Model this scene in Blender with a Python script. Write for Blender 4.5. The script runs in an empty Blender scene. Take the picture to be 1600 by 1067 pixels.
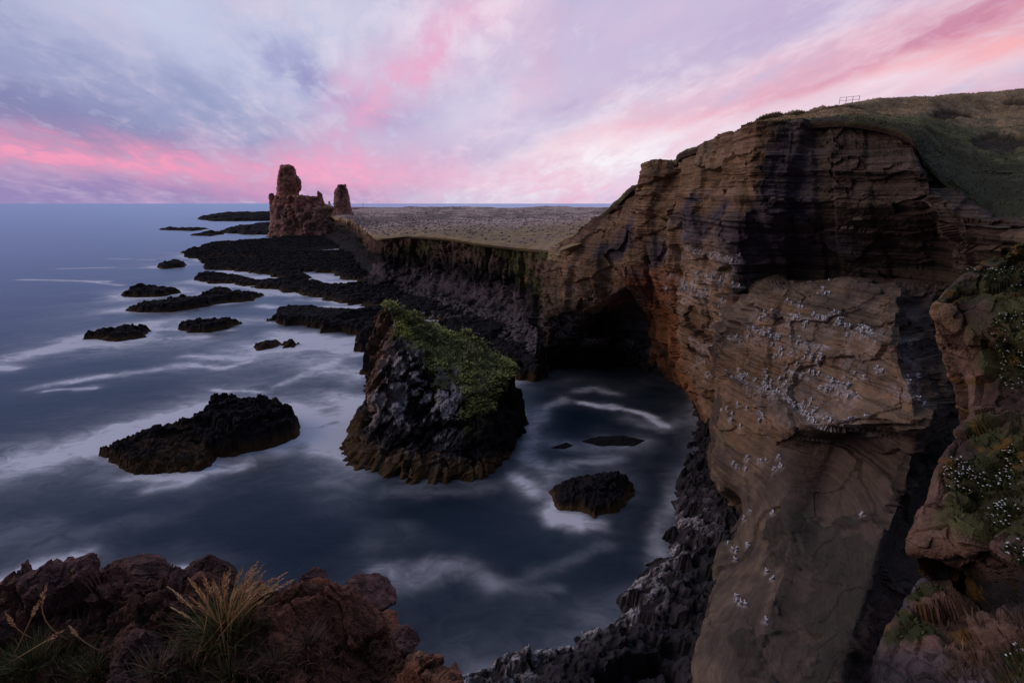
import bpy, math, random
import numpy as np
from mathutils import Vector, Matrix

rng = np.random.default_rng(7)
random.seed(7)
scene = bpy.context.scene
COL = scene.collection
R_ = math.radians

# ------------------------------------------------------------------ camera
CAM_H, FPX = 35.0, 755.0                       # metres above the sea, focal length in pixels of a 1600 px wide picture
PITCH = math.atan((533.5 - 318) / FPX)
cam_d = bpy.data.cameras.new('camera')
cam_d.sensor_width = 36.0
cam_d.lens = 36.0 * FPX / 1600
cam_d.clip_start, cam_d.clip_end = 0.05, 120000
cam = bpy.data.objects.new('camera', cam_d)
cam.location = (0, 0, CAM_H)
cam.rotation_euler = (math.pi / 2 - PITCH, 0, 0)
COL.objects.link(cam)
scene.camera = cam
CP, SP = math.cos(PITCH), math.sin(PITCH)

def ray(u, v):
    a, b = (u - 800) / FPX, -(v - 533.5) / FPX
    return np.array([a, CP + b * SP, -SP + b * CP])
def W(u, v, Y):                                 # the place seen at (u, v), Y metres ahead
    d = ray(u, v)
    return np.array([0, 0, CAM_H]) + d * (Y / d[1])
def WZ(u, v, z=0.0):                            # the place seen at (u, v) at height z
    d = ray(u, v)
    return np.array([0, 0, CAM_H]) + d * ((z - CAM_H) / d[2])
def project(P):
    x, y, z = P[..., 0], P[..., 1], P[..., 2] - CAM_H
    f = y * CP - z * SP
    return 800 + FPX * x / f, 533.5 - FPX * (y * SP + z * CP) / f, f

# ------------------------------------------------------------------ exposure, sun, sky
vs = scene.view_settings
vs.view_transform = 'Standard'; vs.look = 'None'; vs.gamma = 1.0; vs.exposure = 0.0
vs.use_curve_mapping = False
cy = scene.cycles
cy.max_bounces = 3; cy.diffuse_bounces = 2; cy.glossy_bounces = 2; cy.caustics_reflective = False; cy.caustics_refractive = False
SUN_AZ, SUN_EL = R_(-84), R_(26)                # weak afterglow from the sea side
sd = bpy.data.lights.new('sun', 'SUN')
sd.energy = 0.9; sd.angle = R_(40); sd.color = (1.0, 0.74, 0.62)
sun = bpy.data.objects.new('sun', sd)
dirv = Vector((math.sin(SUN_AZ) * math.cos(SUN_EL), math.cos(SUN_AZ) * math.cos(SUN_EL), math.sin(SUN_EL)))
sun.rotation_euler = (-dirv).to_track_quat('-Z', 'Y').to_euler()
sun.location = (-60, 40, 80)
COL.objects.link(sun)

class NT:                                        # small helper for node trees
    def __init__(self, tree): self.t = tree
    def n(self, typ, **kw):
        nd = self.t.nodes.new(typ)
        for k, v in kw.items(): setattr(nd, k, v)
        return nd
    def set(self, sock, v):
        if v is None: return
        if isinstance(v, bpy.types.NodeSocket): self.t.links.new(v, sock)
        else: sock.default_value = v
    def m(self, op, a, b=None, c=None, clamp=False):
        nd = self.n('ShaderNodeMath', operation=op, use_clamp=clamp)
        self.set(nd.inputs[0], a); self.set(nd.inputs[1], b); self.set(nd.inputs[2], c)
        return nd.outputs[0]
    def v(self, op, a, b=None, out=0):
        nd = self.n('ShaderNodeVectorMath', operation=op)
        self.set(nd.inputs[0], a)
        if b is not None: self.set(nd.inputs[1], b)
        return nd.outputs['Value'] if op in ('DOT_PRODUCT', 'LENGTH') else nd.outputs[0]
    def scale(self, a, s):
        nd = self.n('ShaderNodeVectorMath', operation='SCALE')
        self.set(nd.inputs[0], a); self.set(nd.inputs[3], s)
        return nd.outputs[0]
    def noise(self, vec, scale=1, detail=5, rough=0.5, dist=0.0, out='Fac'):
        nd = self.n('ShaderNodeTexNoise')
        self.set(nd.inputs['Vector'], vec)
        nd.inputs['Scale'].default_value = scale; nd.inputs['Detail'].default_value = detail
        nd.inputs['Roughness'].default_value = rough; nd.inputs['Distortion'].default_value = dist
        return nd.outputs[out]
    def ss(self, x, lo, hi, to0=0.0, to1=1.0):
        nd = self.n('ShaderNodeMapRange', interpolation_type='SMOOTHSTEP')
        self.set(nd.inputs[0], x)
        for i, q in enumerate((lo, hi, to0, to1)): self.set(nd.inputs[i + 1], q)
        return nd.outputs[0]
    def mix(self, f, a, b, blend='MIX'):
        nd = self.n('ShaderNodeMix', data_type='RGBA', blend_type=blend)
        self.set(nd.inputs[0], f)
        self.set(nd.inputs[6], a if isinstance(a, bpy.types.NodeSocket) else (*a, 1))
        self.set(nd.inputs[7], b if isinstance(b, bpy.types.NodeSocket) else (*b, 1))
        return nd.outputs[2]

def srgb(r, g, b):
    return tuple(((c / 255 + 0.055) / 1.055) ** 2.4 if c > 10 else c / 255 / 12.92 for c in (r, g, b))

world = bpy.data.worlds.new('World'); scene.world = world
world.use_nodes = True
world.cycles.sampling_method = 'MANUAL'; world.cycles.sample_map_resolution = 256
wt = world.node_tree
for nd in list(wt.nodes): wt.nodes.remove(nd)
k = NT(wt)
D = k.n('ShaderNodeTexCoord').outputs['Generated']
sep = k.n('ShaderNodeSeparateXYZ'); wt.links.new(D, sep.inputs[0])
dz = k.m('MAXIMUM', sep.outputs[2], 0.0)
# clouds lie on a high sheet: streaks run away towards a point a little left of straight ahead
den = k.m('ADD', dz, 0.26)
qx, qy = k.m('DIVIDE', sep.outputs[0], den), k.m('DIVIDE', sep.outputs[1], den)
CA = R_(-13)
along = k.m('ADD', k.m('MULTIPLY', qx, math.sin(CA)), k.m('MULTIPLY', qy, math.cos(CA)))
across = k.m('SUBTRACT', k.m('MULTIPLY', qx, math.cos(CA)), k.m('MULTIPLY', qy, math.sin(CA)))
def streak(sa, sc, off):
    cb = k.n('ShaderNodeCombineXYZ')
    k.set(cb.inputs[0], k.m('MULTIPLY', along, sa)); k.set(cb.inputs[1], k.m('MULTIPLY', across, sc))
    cb.inputs[2].default_value = off
    return cb.outputs[0]
n_big = k.noise(streak(0.50, 1.1, 3.1), 1.0, 3, 0.5, 0.3)
n_mid = k.noise(streak(1.7, 3.0, 9.4), 1.0, 5, 0.55, 0.25)
n_fine = k.noise(streak(3.4, 8.0, 17.7), 1.0, 5, 0.6, 0.3)
n_tex = k.noise(streak(7.5, 11.0, 31.0), 1.0, 5, 0.6, 0.4)
el = k.m('ARCSINE', dz)
# clear-sky base by height, warmer and brighter towards where the sun went down (ahead, a little right)
glow = k.v('DOT_PRODUCT', D, (math.sin(R_(14)), math.cos(R_(14)), 0.0))
gl = k.ss(glow, 0.15, 1.0)
hor = k.mix(gl, srgb(150, 130, 180), srgb(232, 196, 222))
mid = k.mix(gl, srgb(172, 178, 214), srgb(238, 226, 240))
base = k.mix(k.ss(el, 0.0, 0.22), hor, mid)
base = k.mix(k.ss(el, 0.3, 0.85), base, srgb(150, 170, 212))
lav = k.mix(gl, srgb(138, 142, 186), srgb(180, 176, 212))
lav = k.mix(k.ss(el, 0.4, 0.9), lav, srgb(136, 150, 196))
col = k.mix(k.m('MULTIPLY', k.ss(n_big, 0.42, 0.64), 0.75), base, lav)
col = k.mix(k.m('MULTIPLY', k.ss(n_mid, 0.48, 0.7), 0.55), col, lav)
col = k.mix(k.m('MULTIPLY', k.ss(n_fine, 0.46, 0.66), 0.4), col, lav)
col = k.mix(k.m('MULTIPLY', k.ss(n_tex, 0.48, 0.68), 0.38), col, lav)
col = k.mix(k.m('MULTIPLY', k.ss(n_tex, 0.46, 0.3), 0.3), col, mid)
pink = k.mix(k.ss(sep.outputs[0], -0.5, 0.7), srgb(226, 160, 198), srgb(244, 184, 196))
pamt = k.m('MULTIPLY', k.m('MULTIPLY', k.ss(n_mid, 0.5, 0.36), k.ss(sep.outputs[0], -0.6, 0.1, 0.35, 1.0)), k.ss(el, 0.5, 0.06, 0.0, 0.5))
col = k.mix(pamt, col, pink)
# single cloud banks: (u, v of the middle, half length, half width in radians, tilt, colour, strength)
wob = k.scale(k.v('MULTIPLY', k.v('SUBTRACT', k.noise(streak(2.6, 4.4, 5.0), 1.0, 3, 0.5, 0.0, 'Color'), (0.5, 0.5, 0.5)), (1.0, 1.0, 0.3)), 0.17)
Dw = k.v('ADD', D, wob)
wisp = k.m('MULTIPLY', k.m('MULTIPLY', k.ss(n_fine, 0.34, 0.6, 0.55, 1.0), k.ss(n_mid, 0.33, 0.6, 0.5, 1.1)), k.ss(n_tex, 0.3, 0.6, 0.6, 1.15))
banks = [
    (300, 60, .34, .13, 12, srgb(208, 218, 238), .85), (90, 190, .46, .10, 14, srgb(132, 134, 178), .9), (120, 60, .3, .05, 12, srgb(172, 172, 208), .6), (420, 130, .3, .04, 20, srgb(204, 212, 236), .6),
    (560, 170, .26, .07, 24, srgb(152, 150, 198), .75), (330, 215, .22, .05, 22, srgb(150, 156, 198), .6),
    (240, 258, .34, .030, 4, srgb(240, 156, 190), .85), (90, 300, .50, .026, 0, srgb(150, 136, 186), .9), (200, 120, .34, .045, 16, srgb(152, 160, 198), .7),
    (640, 110, .24, .045, -34, srgb(236, 172, 204), .75), (520, 262, .20, .04, -6, srgb(240, 160, 196), .7),
    (700, 280, .30, .022, 0, srgb(242, 172, 202), .6), (940, 252, .30, .055, -14, srgb(246, 240, 248), .95),
    (800, 175, .22, .035, -14, srgb(232, 222, 240), .7), (880, 160, .26, .025, -14, srgb(190, 172, 208), .55),
    (1270, 105, .30, .032, -13, srgb(255, 176, 184), .75), (1130, 160, .24, .02, -12, srgb(250, 190, 204), .5),
    (1520, 40, .26, .035, -12, srgb(206, 140, 168), .8), (1560, 75, .20, .022, -12, srgb(255, 158, 160), .85),
    (1000, 40, .36, .07, -12, srgb(208, 190, 220), .7), (1250, 20, .30, .05, -12, srgb(196, 178, 212), .65),
    (1180, 128, .20, .020, -14, srgb(204, 190, 218), .6), (1450, 120, .25, .02, -10, srgb(240, 226, 240), .6),
]
for (u, v, a, b, tilt, c, st) in banks:
    d = Vector(ray(u, v)).normalized()
    rt = d.cross(Vector((0, 0, 1))).normalized(); up = rt.cross(d)
    t = R_(tilt)                                 # positive: falls to the right
    ax = rt * math.cos(t) - up * math.sin(t); ay = rt * math.sin(t) + up * math.cos(t)
    mp = k.n('ShaderNodeMapping', vector_type='TEXTURE')
    mp.inputs['Location'].default_value = d
    mp.inputs['Rotation'].default_value = Matrix((ax, ay, ax.cross(ay))).transposed().to_euler()
    mp.inputs['Scale'].default_value = (a * 2.1, b * 2.1, 0.8)
    wt.links.new(Dw, mp.inputs['Vector'])
    gr = k.n('ShaderNodeTexGradient', gradient_type='QUADRATIC_SPHERE'); wt.links.new(mp.outputs[0], gr.inputs[0])
    col = k.mix(k.m('MULTIPLY', gr.outputs['Fac'], k.m('MULTIPLY', wisp, st * 1.6), clamp=True), col, c)
# the evening side is bright, the sky behind the camera is already dim
dim = k.m('MULTIPLY', k.ss(k.v('DOT_PRODUCT', D, (-0.25, 0.97, 0.0)), -0.8, 0.7, 0.14, 1.0), k.ss(el, 0.42, 1.2, 1.0, 0.9))
nish = k.n('ShaderNodeTexSky', sky_type='NISHITA')
nish.sun_disc = False; nish.sun_elevation = R_(1.0); nish.sun_rotation = SUN_AZ
col = k.mix(1.0, k.mix(1.0, col, dim, 'MULTIPLY'), k.scale(nish.outputs[0], 0.004), 'ADD')
bg = k.n('ShaderNodeBackground'); wt.links.new(col, bg.inputs[0]); bg.inputs[1].default_value = 1.0
wo = k.n('ShaderNodeOutputWorld'); wt.links.new(bg.outputs[0], wo.inputs[0])

# ------------------------------------------------------------------ numpy noise
def _h(ix, iy, iz, seed):
    h = (ix.astype(np.uint32) * np.uint32(374761393) + iy.astype(np.uint32) * np.uint32(668265263)
         + iz.astype(np.uint32) * np.uint32(2147483647) + np.uint32(seed * 974711 + 12345))
    h = (h ^ (h >> np.uint32(13))) * np.uint32(1274126177)
    h = (h ^ (h >> np.uint32(16))) * np.uint32(2246822519)
    return ((h ^ (h >> np.uint32(15))) & np.uint32(0xffffff)).astype(np.float32) / np.float32(0xffffff)
def vnoise(P, seed=0):
    P = P.astype(np.float32); I = np.floor(P).astype(np.int64); f = P - I
    f = f * f * f * (f * (f * 6 - 15) + 10)
    r = 0
    for dx in (0, 1):
        wx = f[..., 0] if dx else 1 - f[..., 0]
        for dy in (0, 1):
            wy = f[..., 1] if dy else 1 - f[..., 1]
            for dz_ in (0, 1):
                wz = f[..., 2] if dz_ else 1 - f[..., 2]
                r = r + _h(I[..., 0] + dx, I[..., 1] + dy, I[..., 2] + dz_, seed) * (wx * wy * wz)
    return r * 2 - 1
_ROT = np.array([[0.36, 0.48, -0.8], [-0.8, 0.6, 0.0], [0.48, 0.64, 0.6]], np.float32)
def fbm(P, octs=5, gain=0.5, seed=0, ridged=False):
    a, s, t = 1.0, 0.0, 0.0
    for o in range(octs):
        n = vnoise(P, seed + o * 7)
        if ridged: n = 1 - 2 * np.abs(n)
        s = s + a * n; t += a; a *= gain
        P = P @ _ROT.T * 2.03 + 11.7
    return s / t
def worley(P, seed=0):                            # cell value, distance to the cell border
    I = np.floor(P).astype(np.int64)
    sh = P.shape[:-1]
    f1 = np.full(sh, 9.0, np.float32); f2 = np.full(sh, 9.0, np.float32); cid = np.zeros(sh, np.float32)
    for dx in (-1, 0, 1):
        for dy in (-1, 0, 1):
            for dz_ in (-1, 0, 1):
                a, b, c = I[..., 0] + dx, I[..., 1] + dy, I[..., 2] + dz_
                hx, hy, hz = _h(a, b, c, seed), _h(a, b, c, seed + 1), _h(a, b, c, seed + 2)
                d = (a + hx - P[..., 0]) ** 2 + (b + hy - P[..., 1]) ** 2 + (c + hz - P[..., 2]) ** 2
                d = d.astype(np.float32)
                nearer = d < f1
                f2 = np.where(nearer, f1, np.minimum(f2, d))
                cid = np.where(nearer, _h(a, b, c, seed + 5), cid)
                f1 = np.where(nearer, d, f1)
    return cid, np.sqrt(f2) - np.sqrt(f1)
def sstep(x, a, b):
    t = np.clip((x - a) / (b - a), 0, 1); return t * t * (3 - 2 * t)
def layers(s, th, seed):                          # beds of rock: a random set-back for each bed
    s = s / th; i = np.floor(s).astype(np.int64); f = s - i
    z = np.zeros_like(i)
    a, b = _h(i, z, z, seed), _h(i + 1, z, z, seed)
    return (a + (b - a) * sstep(f, 0.72, 1.0)) * 2 - 1

# ------------------------------------------------------------------ mesh helpers
def crom(C, t, axis, tension=0.42, closed=False):
    n = C.shape[axis]; C = np.moveaxis(C, axis, 0)
    i = np.floor(t).astype(int)
    if not closed: i = np.clip(i, 0, n - 2)
    f = (t - i).reshape((-1,) + (1,) * (C.ndim - 1))
    g = (lambda q: C[q % n]) if closed else (lambda q: C[np.clip(q, 0, n - 1)])
    p0, p1, p2, p3 = g(i - 1), g(i), g(i + 1), g(i + 2)
    m1, m2 = (p2 - p0) * tension, (p3 - p1) * tension
    r = ((2 * f ** 3 - 3 * f ** 2 + 1) * p1 + (f ** 3 - 2 * f ** 2 + f) * m1
         + (-2 * f ** 3 + 3 * f ** 2) * p2 + (f ** 3 - f ** 2) * m2)
    return np.moveaxis(r, 0, axis)
def samples(C, axis, px, closed=False, lo=3, hi=120):
    """parameter values along an axis, denser where the control points are far apart in view"""
    U = np.stack(project(C)[:2], -1)
    n = C.shape[axis]; out = []
    for i in range(n if closed else n - 1):
        a, b = np.take(U, i, axis), np.take(U, (i + 1) % n, axis)
        L = np.median(np.linalg.norm(a - b, axis=-1))
        m = int(np.clip(L / px, lo, hi))
        out += list(i + np.arange(m) / m)
    if not closed: out.append(n - 1)
    return np.array(out)
def grid_normals(P, closed=False):
    du = np.gradient(P, axis=0)
    if closed: dv = (np.roll(P, -1, 1) - np.roll(P, 1, 1)) / 2
    else: dv = np.gradient(P, axis=1)
    n = np.cross(du, dv); L = np.linalg.norm(n, axis=-1, keepdims=True)
    return n / np.maximum(L, 1e-9)
def faces_grid(R, C, closed=False, flip=False):
    idx = np.arange(R * C).reshape(R, C)
    nx = np.roll(idx, -1, 1) if closed else idx[:, 1:]
    cur = idx if closed else idx[:, :-1]
    a, b, c, d = cur[:-1], nx[:-1], nx[1:], cur[1:]
    q = np.stack([a, b, c, d] if not flip else [a, d, c, b], -1).reshape(-1, 4)
    return q
def link(o, parent=None):
    COL.objects.link(o)
    if parent is not None: o.parent = parent
    return o
def mesh_obj(name, V, F, mat, parent=None, smooth=True, attrs=None, tri=False):
    V = np.ascontiguousarray(V, np.float32).reshape(-1, 3); F = np.asarray(F, np.int32)
    me = bpy.data.meshes.new(name)
    m = F.shape[1]
    me.vertices.add(len(V)); me.vertices.foreach_set('co', V.ravel())
    me.loops.add(F.size); me.loops.foreach_set('vertex_index', F.ravel())
    me.polygons.add(len(F))
    me.polygons.foreach_set('loop_start', np.arange(0, F.size, m, dtype=np.int32))
    me.polygons.foreach_set('loop_total', np.full(len(F), m, np.int32))
    me.polygons.foreach_set('use_smooth', np.full(len(F), smooth, bool))
    for nm, a in (attrs or {}).items():
        a = np.asarray(a, np.float32)
        if a.ndim == 2:
            at = me.attributes.new(nm, 'FLOAT_COLOR', 'POINT')
            at.data.foreach_set('color', np.concatenate([a, np.ones((len(a), 1), np.float32)], 1).ravel())
        else:
            at = me.attributes.new(nm, 'FLOAT', 'POINT'); at.data.foreach_set('value', a)
    me.update(calc_edges=True); me.validate()
    if mat: me.materials.append(mat)
    return link(bpy.data.objects.new(name, me), parent)
def empty(name, loc):
    o = bpy.data.objects.new(name, None); o.location = loc; o.empty_display_size = 0.5
    return link(o)
def tag(o, label=None, cat=None, group=None, kind=None):
    for kk, vv in (('label', label), ('category', cat), ('group', group), ('kind', kind)):
        if vv: o[kk] = vv
    return o

# ------------------------------------------------------------------ materials
def new_mat(name):
    m = bpy.data.materials.new(name); m.use_nodes = True
    t = m.node_tree
    b = t.nodes['Principled BSDF']
    return m, NT(t), b
def rock_mat(name, bump=0.5, bscale=3.0, flat=(1, 1, 1), rough=0.92, spec=0.25, var=0.35, strata=0.0, speckle=None):
    """colour comes from the rock itself (vertex colour by place), broken up by grain; droppings from a mask"""
    m, k, b = new_mat(name)
    co = k.n('ShaderNodeTexCoord').outputs['Object']
    at = k.n('ShaderNodeAttribute', attribute_name='Col').outputs['Color']
    gu = k.n('ShaderNodeAttribute', attribute_name='guano').outputs['Fac']
    st = k.v('MULTIPLY', co, flat)
    n1 = k.noise(st, bscale, 8, 0.62)
    n2 = k.noise(co, bscale * 0.23, 4, 0.55)
    n3 = k.noise(co, bscale * 6.0, 4, 0.6)
    f = k.m('ADD', k.m('MULTIPLY', k.m('SUBTRACT', n1, 0.5), var * 3.2), k.m('MULTIPLY', k.m('SUBTRACT', n2, 0.5), var * 2))
    f = k.m('ADD', f, k.m('MULTIPLY', k.m('SUBTRACT', n3, 0.5), var * 1.2))
    c = k.mix(1.0, at, k.m('MAXIMUM', k.m('ADD', f, 1.0), 0.25), 'MULTIPLY')
    h = k.m('ADD', n1, k.m('MULTIPLY', n3, 0.35))
    if strata:
        sep = k.n('ShaderNodeSeparateXYZ'); k.t.links.new(co, sep.inputs[0])
        wv = k.v('ADD', k.v('MULTIPLY', co, (0.035, 0.035, 2.6)), k.scale(k.noise(co, 0.15, 2, 0.5, 0, 'Color'), 0.7))
        sl = k.noise(wv, 1.6, 5, 0.7)
        zf = k.ss(sep.outputs[2], 11.0, 19.0, 0.45, 1.0)
        lo_ = k.m('SUBTRACT', 1.0, k.m('MULTIPLY', zf, strata)); hi_ = k.m('ADD', 1.0, k.m('MULTIPLY', zf, .15))
        c = k.mix(1.0, c, k.ss(sl, 0.32, 0.6, lo_, hi_), 'MULTIPLY')
        h = k.m('ADD', h, k.m('MULTIPLY', sl, k.m('MULTIPLY', zf, 1.6)))
    # droppings run down the rock in streaks
    sk = k.noise(k.v('MULTIPLY', co, (5.0, 5.0, 1.1)), 1.0, 5, 0.7)
    gm = k.m('MULTIPLY', gu, k.ss(sk, 0.36, 0.62), clamp=True)
    c = k.mix(gm, c, (0.58, 0.54, 0.54))
    if speckle:
        sp = k.noise(co, speckle[0], 3, 0.7)
        c = k.mix(k.ss(sp, speckle[1], speckle[1] + 0.06, 0, speckle[3]), c, speckle[2])
    k.t.links.new(c, b.inputs['Base Color'])
    b.inputs['Roughness'].default_value = rough
    b.inputs['Specular IOR Level'].default_value = spec
    bp = k.n('ShaderNodeBump'); bp.inputs['Strength'].default_value = bump; bp.inputs['Distance'].default_value = 0.3
    k.t.links.new(h, bp.inputs['Height']); k.t.links.new(bp.outputs[0], b.inputs['Normal'])
    return m
def plain_mat(name, c, rough=0.8, var=0.2, scale=8.0, spec=0.3):
    m, k, b = new_mat(name)
    co = k.n('ShaderNodeTexCoord').outputs['Object']
    n = k.noise(co, scale, 4, 0.6)
    k.t.links.new(k.mix(1.0, c, k.m('ADD', 1 - var, k.m('MULTIPLY', n, var * 2)), 'MULTIPLY'), b.inputs['Base Color'])
    b.inputs['Roughness'].default_value = rough; b.inputs['Specular IOR Level'].default_value = spec
    return m
def leaf_mat(name, var=0.5):
    m, k, b = new_mat(name)
    at = k.n('ShaderNodeAttribute', attribute_name='Col').outputs['Color']
    k.t.links.new(at, b.inputs['Base Color'])
    b.inputs['Roughness'].default_value = 0.75; b.inputs['Specular IOR Level'].default_value = 0.2
    return m
M_tuff = rock_mat('bedded_tuff', 0.7, 1.5, (0.5, 0.5, 1.8), var=0.34, strata=0.5)
M_basalt = rock_mat('black_basalt', 0.9, 1.6, var=0.55, spec=0.12, rough=0.9)
M_far = rock_mat('far_rock', 0.6, 0.35, var=0.5)
M_lava = rock_mat('mossy_lava', 0.6, 0.5, var=0.5)
M_turf = rock_mat('turf', 0.8, 2.0, var=0.5)
M_near = rock_mat('near_scoria', 1.0, 22.0, var=0.6)
M_slope = rock_mat('mossy_slope_rock', 0.8, 2.2, var=0.55)
M_leaf = leaf_mat('grass_blade')

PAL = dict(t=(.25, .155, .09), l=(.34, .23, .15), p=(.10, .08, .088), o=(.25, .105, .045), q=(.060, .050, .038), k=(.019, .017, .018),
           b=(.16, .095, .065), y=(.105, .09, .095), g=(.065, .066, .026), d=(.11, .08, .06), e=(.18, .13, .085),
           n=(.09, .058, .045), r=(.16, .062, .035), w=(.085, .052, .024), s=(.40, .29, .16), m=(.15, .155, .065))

# ------------------------------------------------------------------ cliffs as lofted sheets
def sheet(name, cols, codes, mat, px=1.5, disp=None, hi=(120, 120), warp=0.35, wseed=1, toward=None, tens=.42):
    """cols: list of columns, each a list of (u, v, Y) | ('z', u, v, z) | ('w', x, y, z); rows run downwards"""
    def pt(q):
        if q[0] == 'w': return np.array(q[1:], float)
        if q[0] == 'z': return WZ(*q[1:])
        return W(*q)
    C = np.array([[pt(q) for q in c] for c in cols]).transpose(1, 0, 2)
    K = np.array([[PAL[ch] for ch in s] for s in codes]).transpose(1, 0, 2)
    tr, tc = samples(C, 0, px, hi=hi[0]), samples(C, 1, px, hi=hi[1])
    P = crom(crom(C, tr, 0, tens), tc, 1, tens)
    n = grid_normals(P)
    tw = np.array(toward if toward is not None else (0, 0, CAM_H))
    if np.mean(np.sum(n * (tw - P), -1)) < 0: n = -n
    # colours: looked up with a ragged border
    wr = fbm(P * 0.35, 4, 0.6, 50 + wseed); wc = fbm(P * 0.35 + 40, 4, 0.6, 60 + wseed)
    rr = np.clip(tr[:, None] + wr * warp * 2, 0, C.shape[0] - 1.001); cc = np.clip(tc[None] + wc * warp * 2, 0, C.shape[1] - 1.001)
    i, j = rr.astype(int), cc.astype(int); fi = sstep(rr - i, .2, .8)[..., None]; fj = sstep(cc - j, .2, .8)[..., None]
    colr = ((K[i, j] * (1 - fj) + K[i, j + 1] * fj) * (1 - fi) + (K[i + 1, j] * (1 - fj) + K[i + 1, j + 1] * fj) * fi)
    if disp is not None:
        dsp, colr = disp(P, n, colr, tr, tc)
        P = P + dsp
    nrm = grid_normals(P)
    if np.mean(np.sum(nrm * (tw - P), -1)) < 0: fl = False; nrm = -nrm
    else: fl = True
    F = faces_grid(P.shape[0], P.shape[1], flip=not fl)
    return dict(name=name, P=P, N=nrm, col=colr, F=F, mat=mat, guano=np.zeros(P.shape[:2], np.float32), tr=tr, tc=tc)
def finish(S, parent=None, smooth=True):
    o = mesh_obj(S['name'], S['P'], S['F'], S['mat'], parent, smooth,
                 {'Col': S['col'].reshape(-1, 3), 'guano': S['guano'].ravel()})
    S['obj'] = o
    return tag(o, kind='structure')

def tuff_disp(P, n, col, tr, tc):
    s = P[..., 2] + 0.05 * P[..., 0] - 0.03 * P[..., 1] + 0.7 * fbm(P * 0.06, 2, 0.5, 3)
    amp = np.clip(0.55 + 0.9 * fbm(P * 0.10 + 5, 3, 0.5, 8), .15, 1.3)
    lay = layers(s, 2.3, 3) * 0.75 + layers(s + 3.3, 0.8, 4) * 0.34 + layers(s, 0.33, 5) * 0.13
    # upright joints split the wall into angular panels
    al = 0.62 * P[..., 0] - 0.78 * P[..., 1] + 1.6 * fbm(P * np.array([.10, .10, .05]), 3, .5, 17)
    jn = layers(al, 5.2, 23) * 1.25 + layers(al + .25 * P[..., 2], 1.9, 24) * 0.40
    cid, edge = worley(P * np.array([.20, .20, .30]) + 0.25 * fbm(P * .35, 3, .5, 5)[..., None], 21)
    cid2, edge2 = worley(P * np.array([.7, .7, 1.1]) + 0.25 * fbm(P * .8, 3, .5, 6)[..., None], 25)
    blocks = (cid - 0.5) * 1.5 + (cid2 - .5) * .45 * amp
    fine = fbm(P * 0.8, 6, 0.6, 31) * 0.30
    big = fbm(P * np.array([.09, .09, .05]), 4, 0.5, 11) * 0.9
    black = sstep(col.mean(-1), 0.07, 0.04)                    # basalt under the tuff is blocky, not bedded
    cid3, e3 = worley(P * np.array([.55, .55, .4]), 41)
    rough = (cid3 - .5) * 0.9 + fine * 1.7
    d = (lay * amp + jn + blocks + fine) * (1 - black) + rough * black + big
    nh = n.copy(); nh[..., 2] *= 0.35
    tint = 1 + 0.15 * layers(s, 0.8, 9) + 0.12 * layers(s, 2.7, 10) + .14 * (cid2 - .5)
    return nh * d[..., None], col * (1 + (tint - 1) * (1 - black))[..., None]

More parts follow.
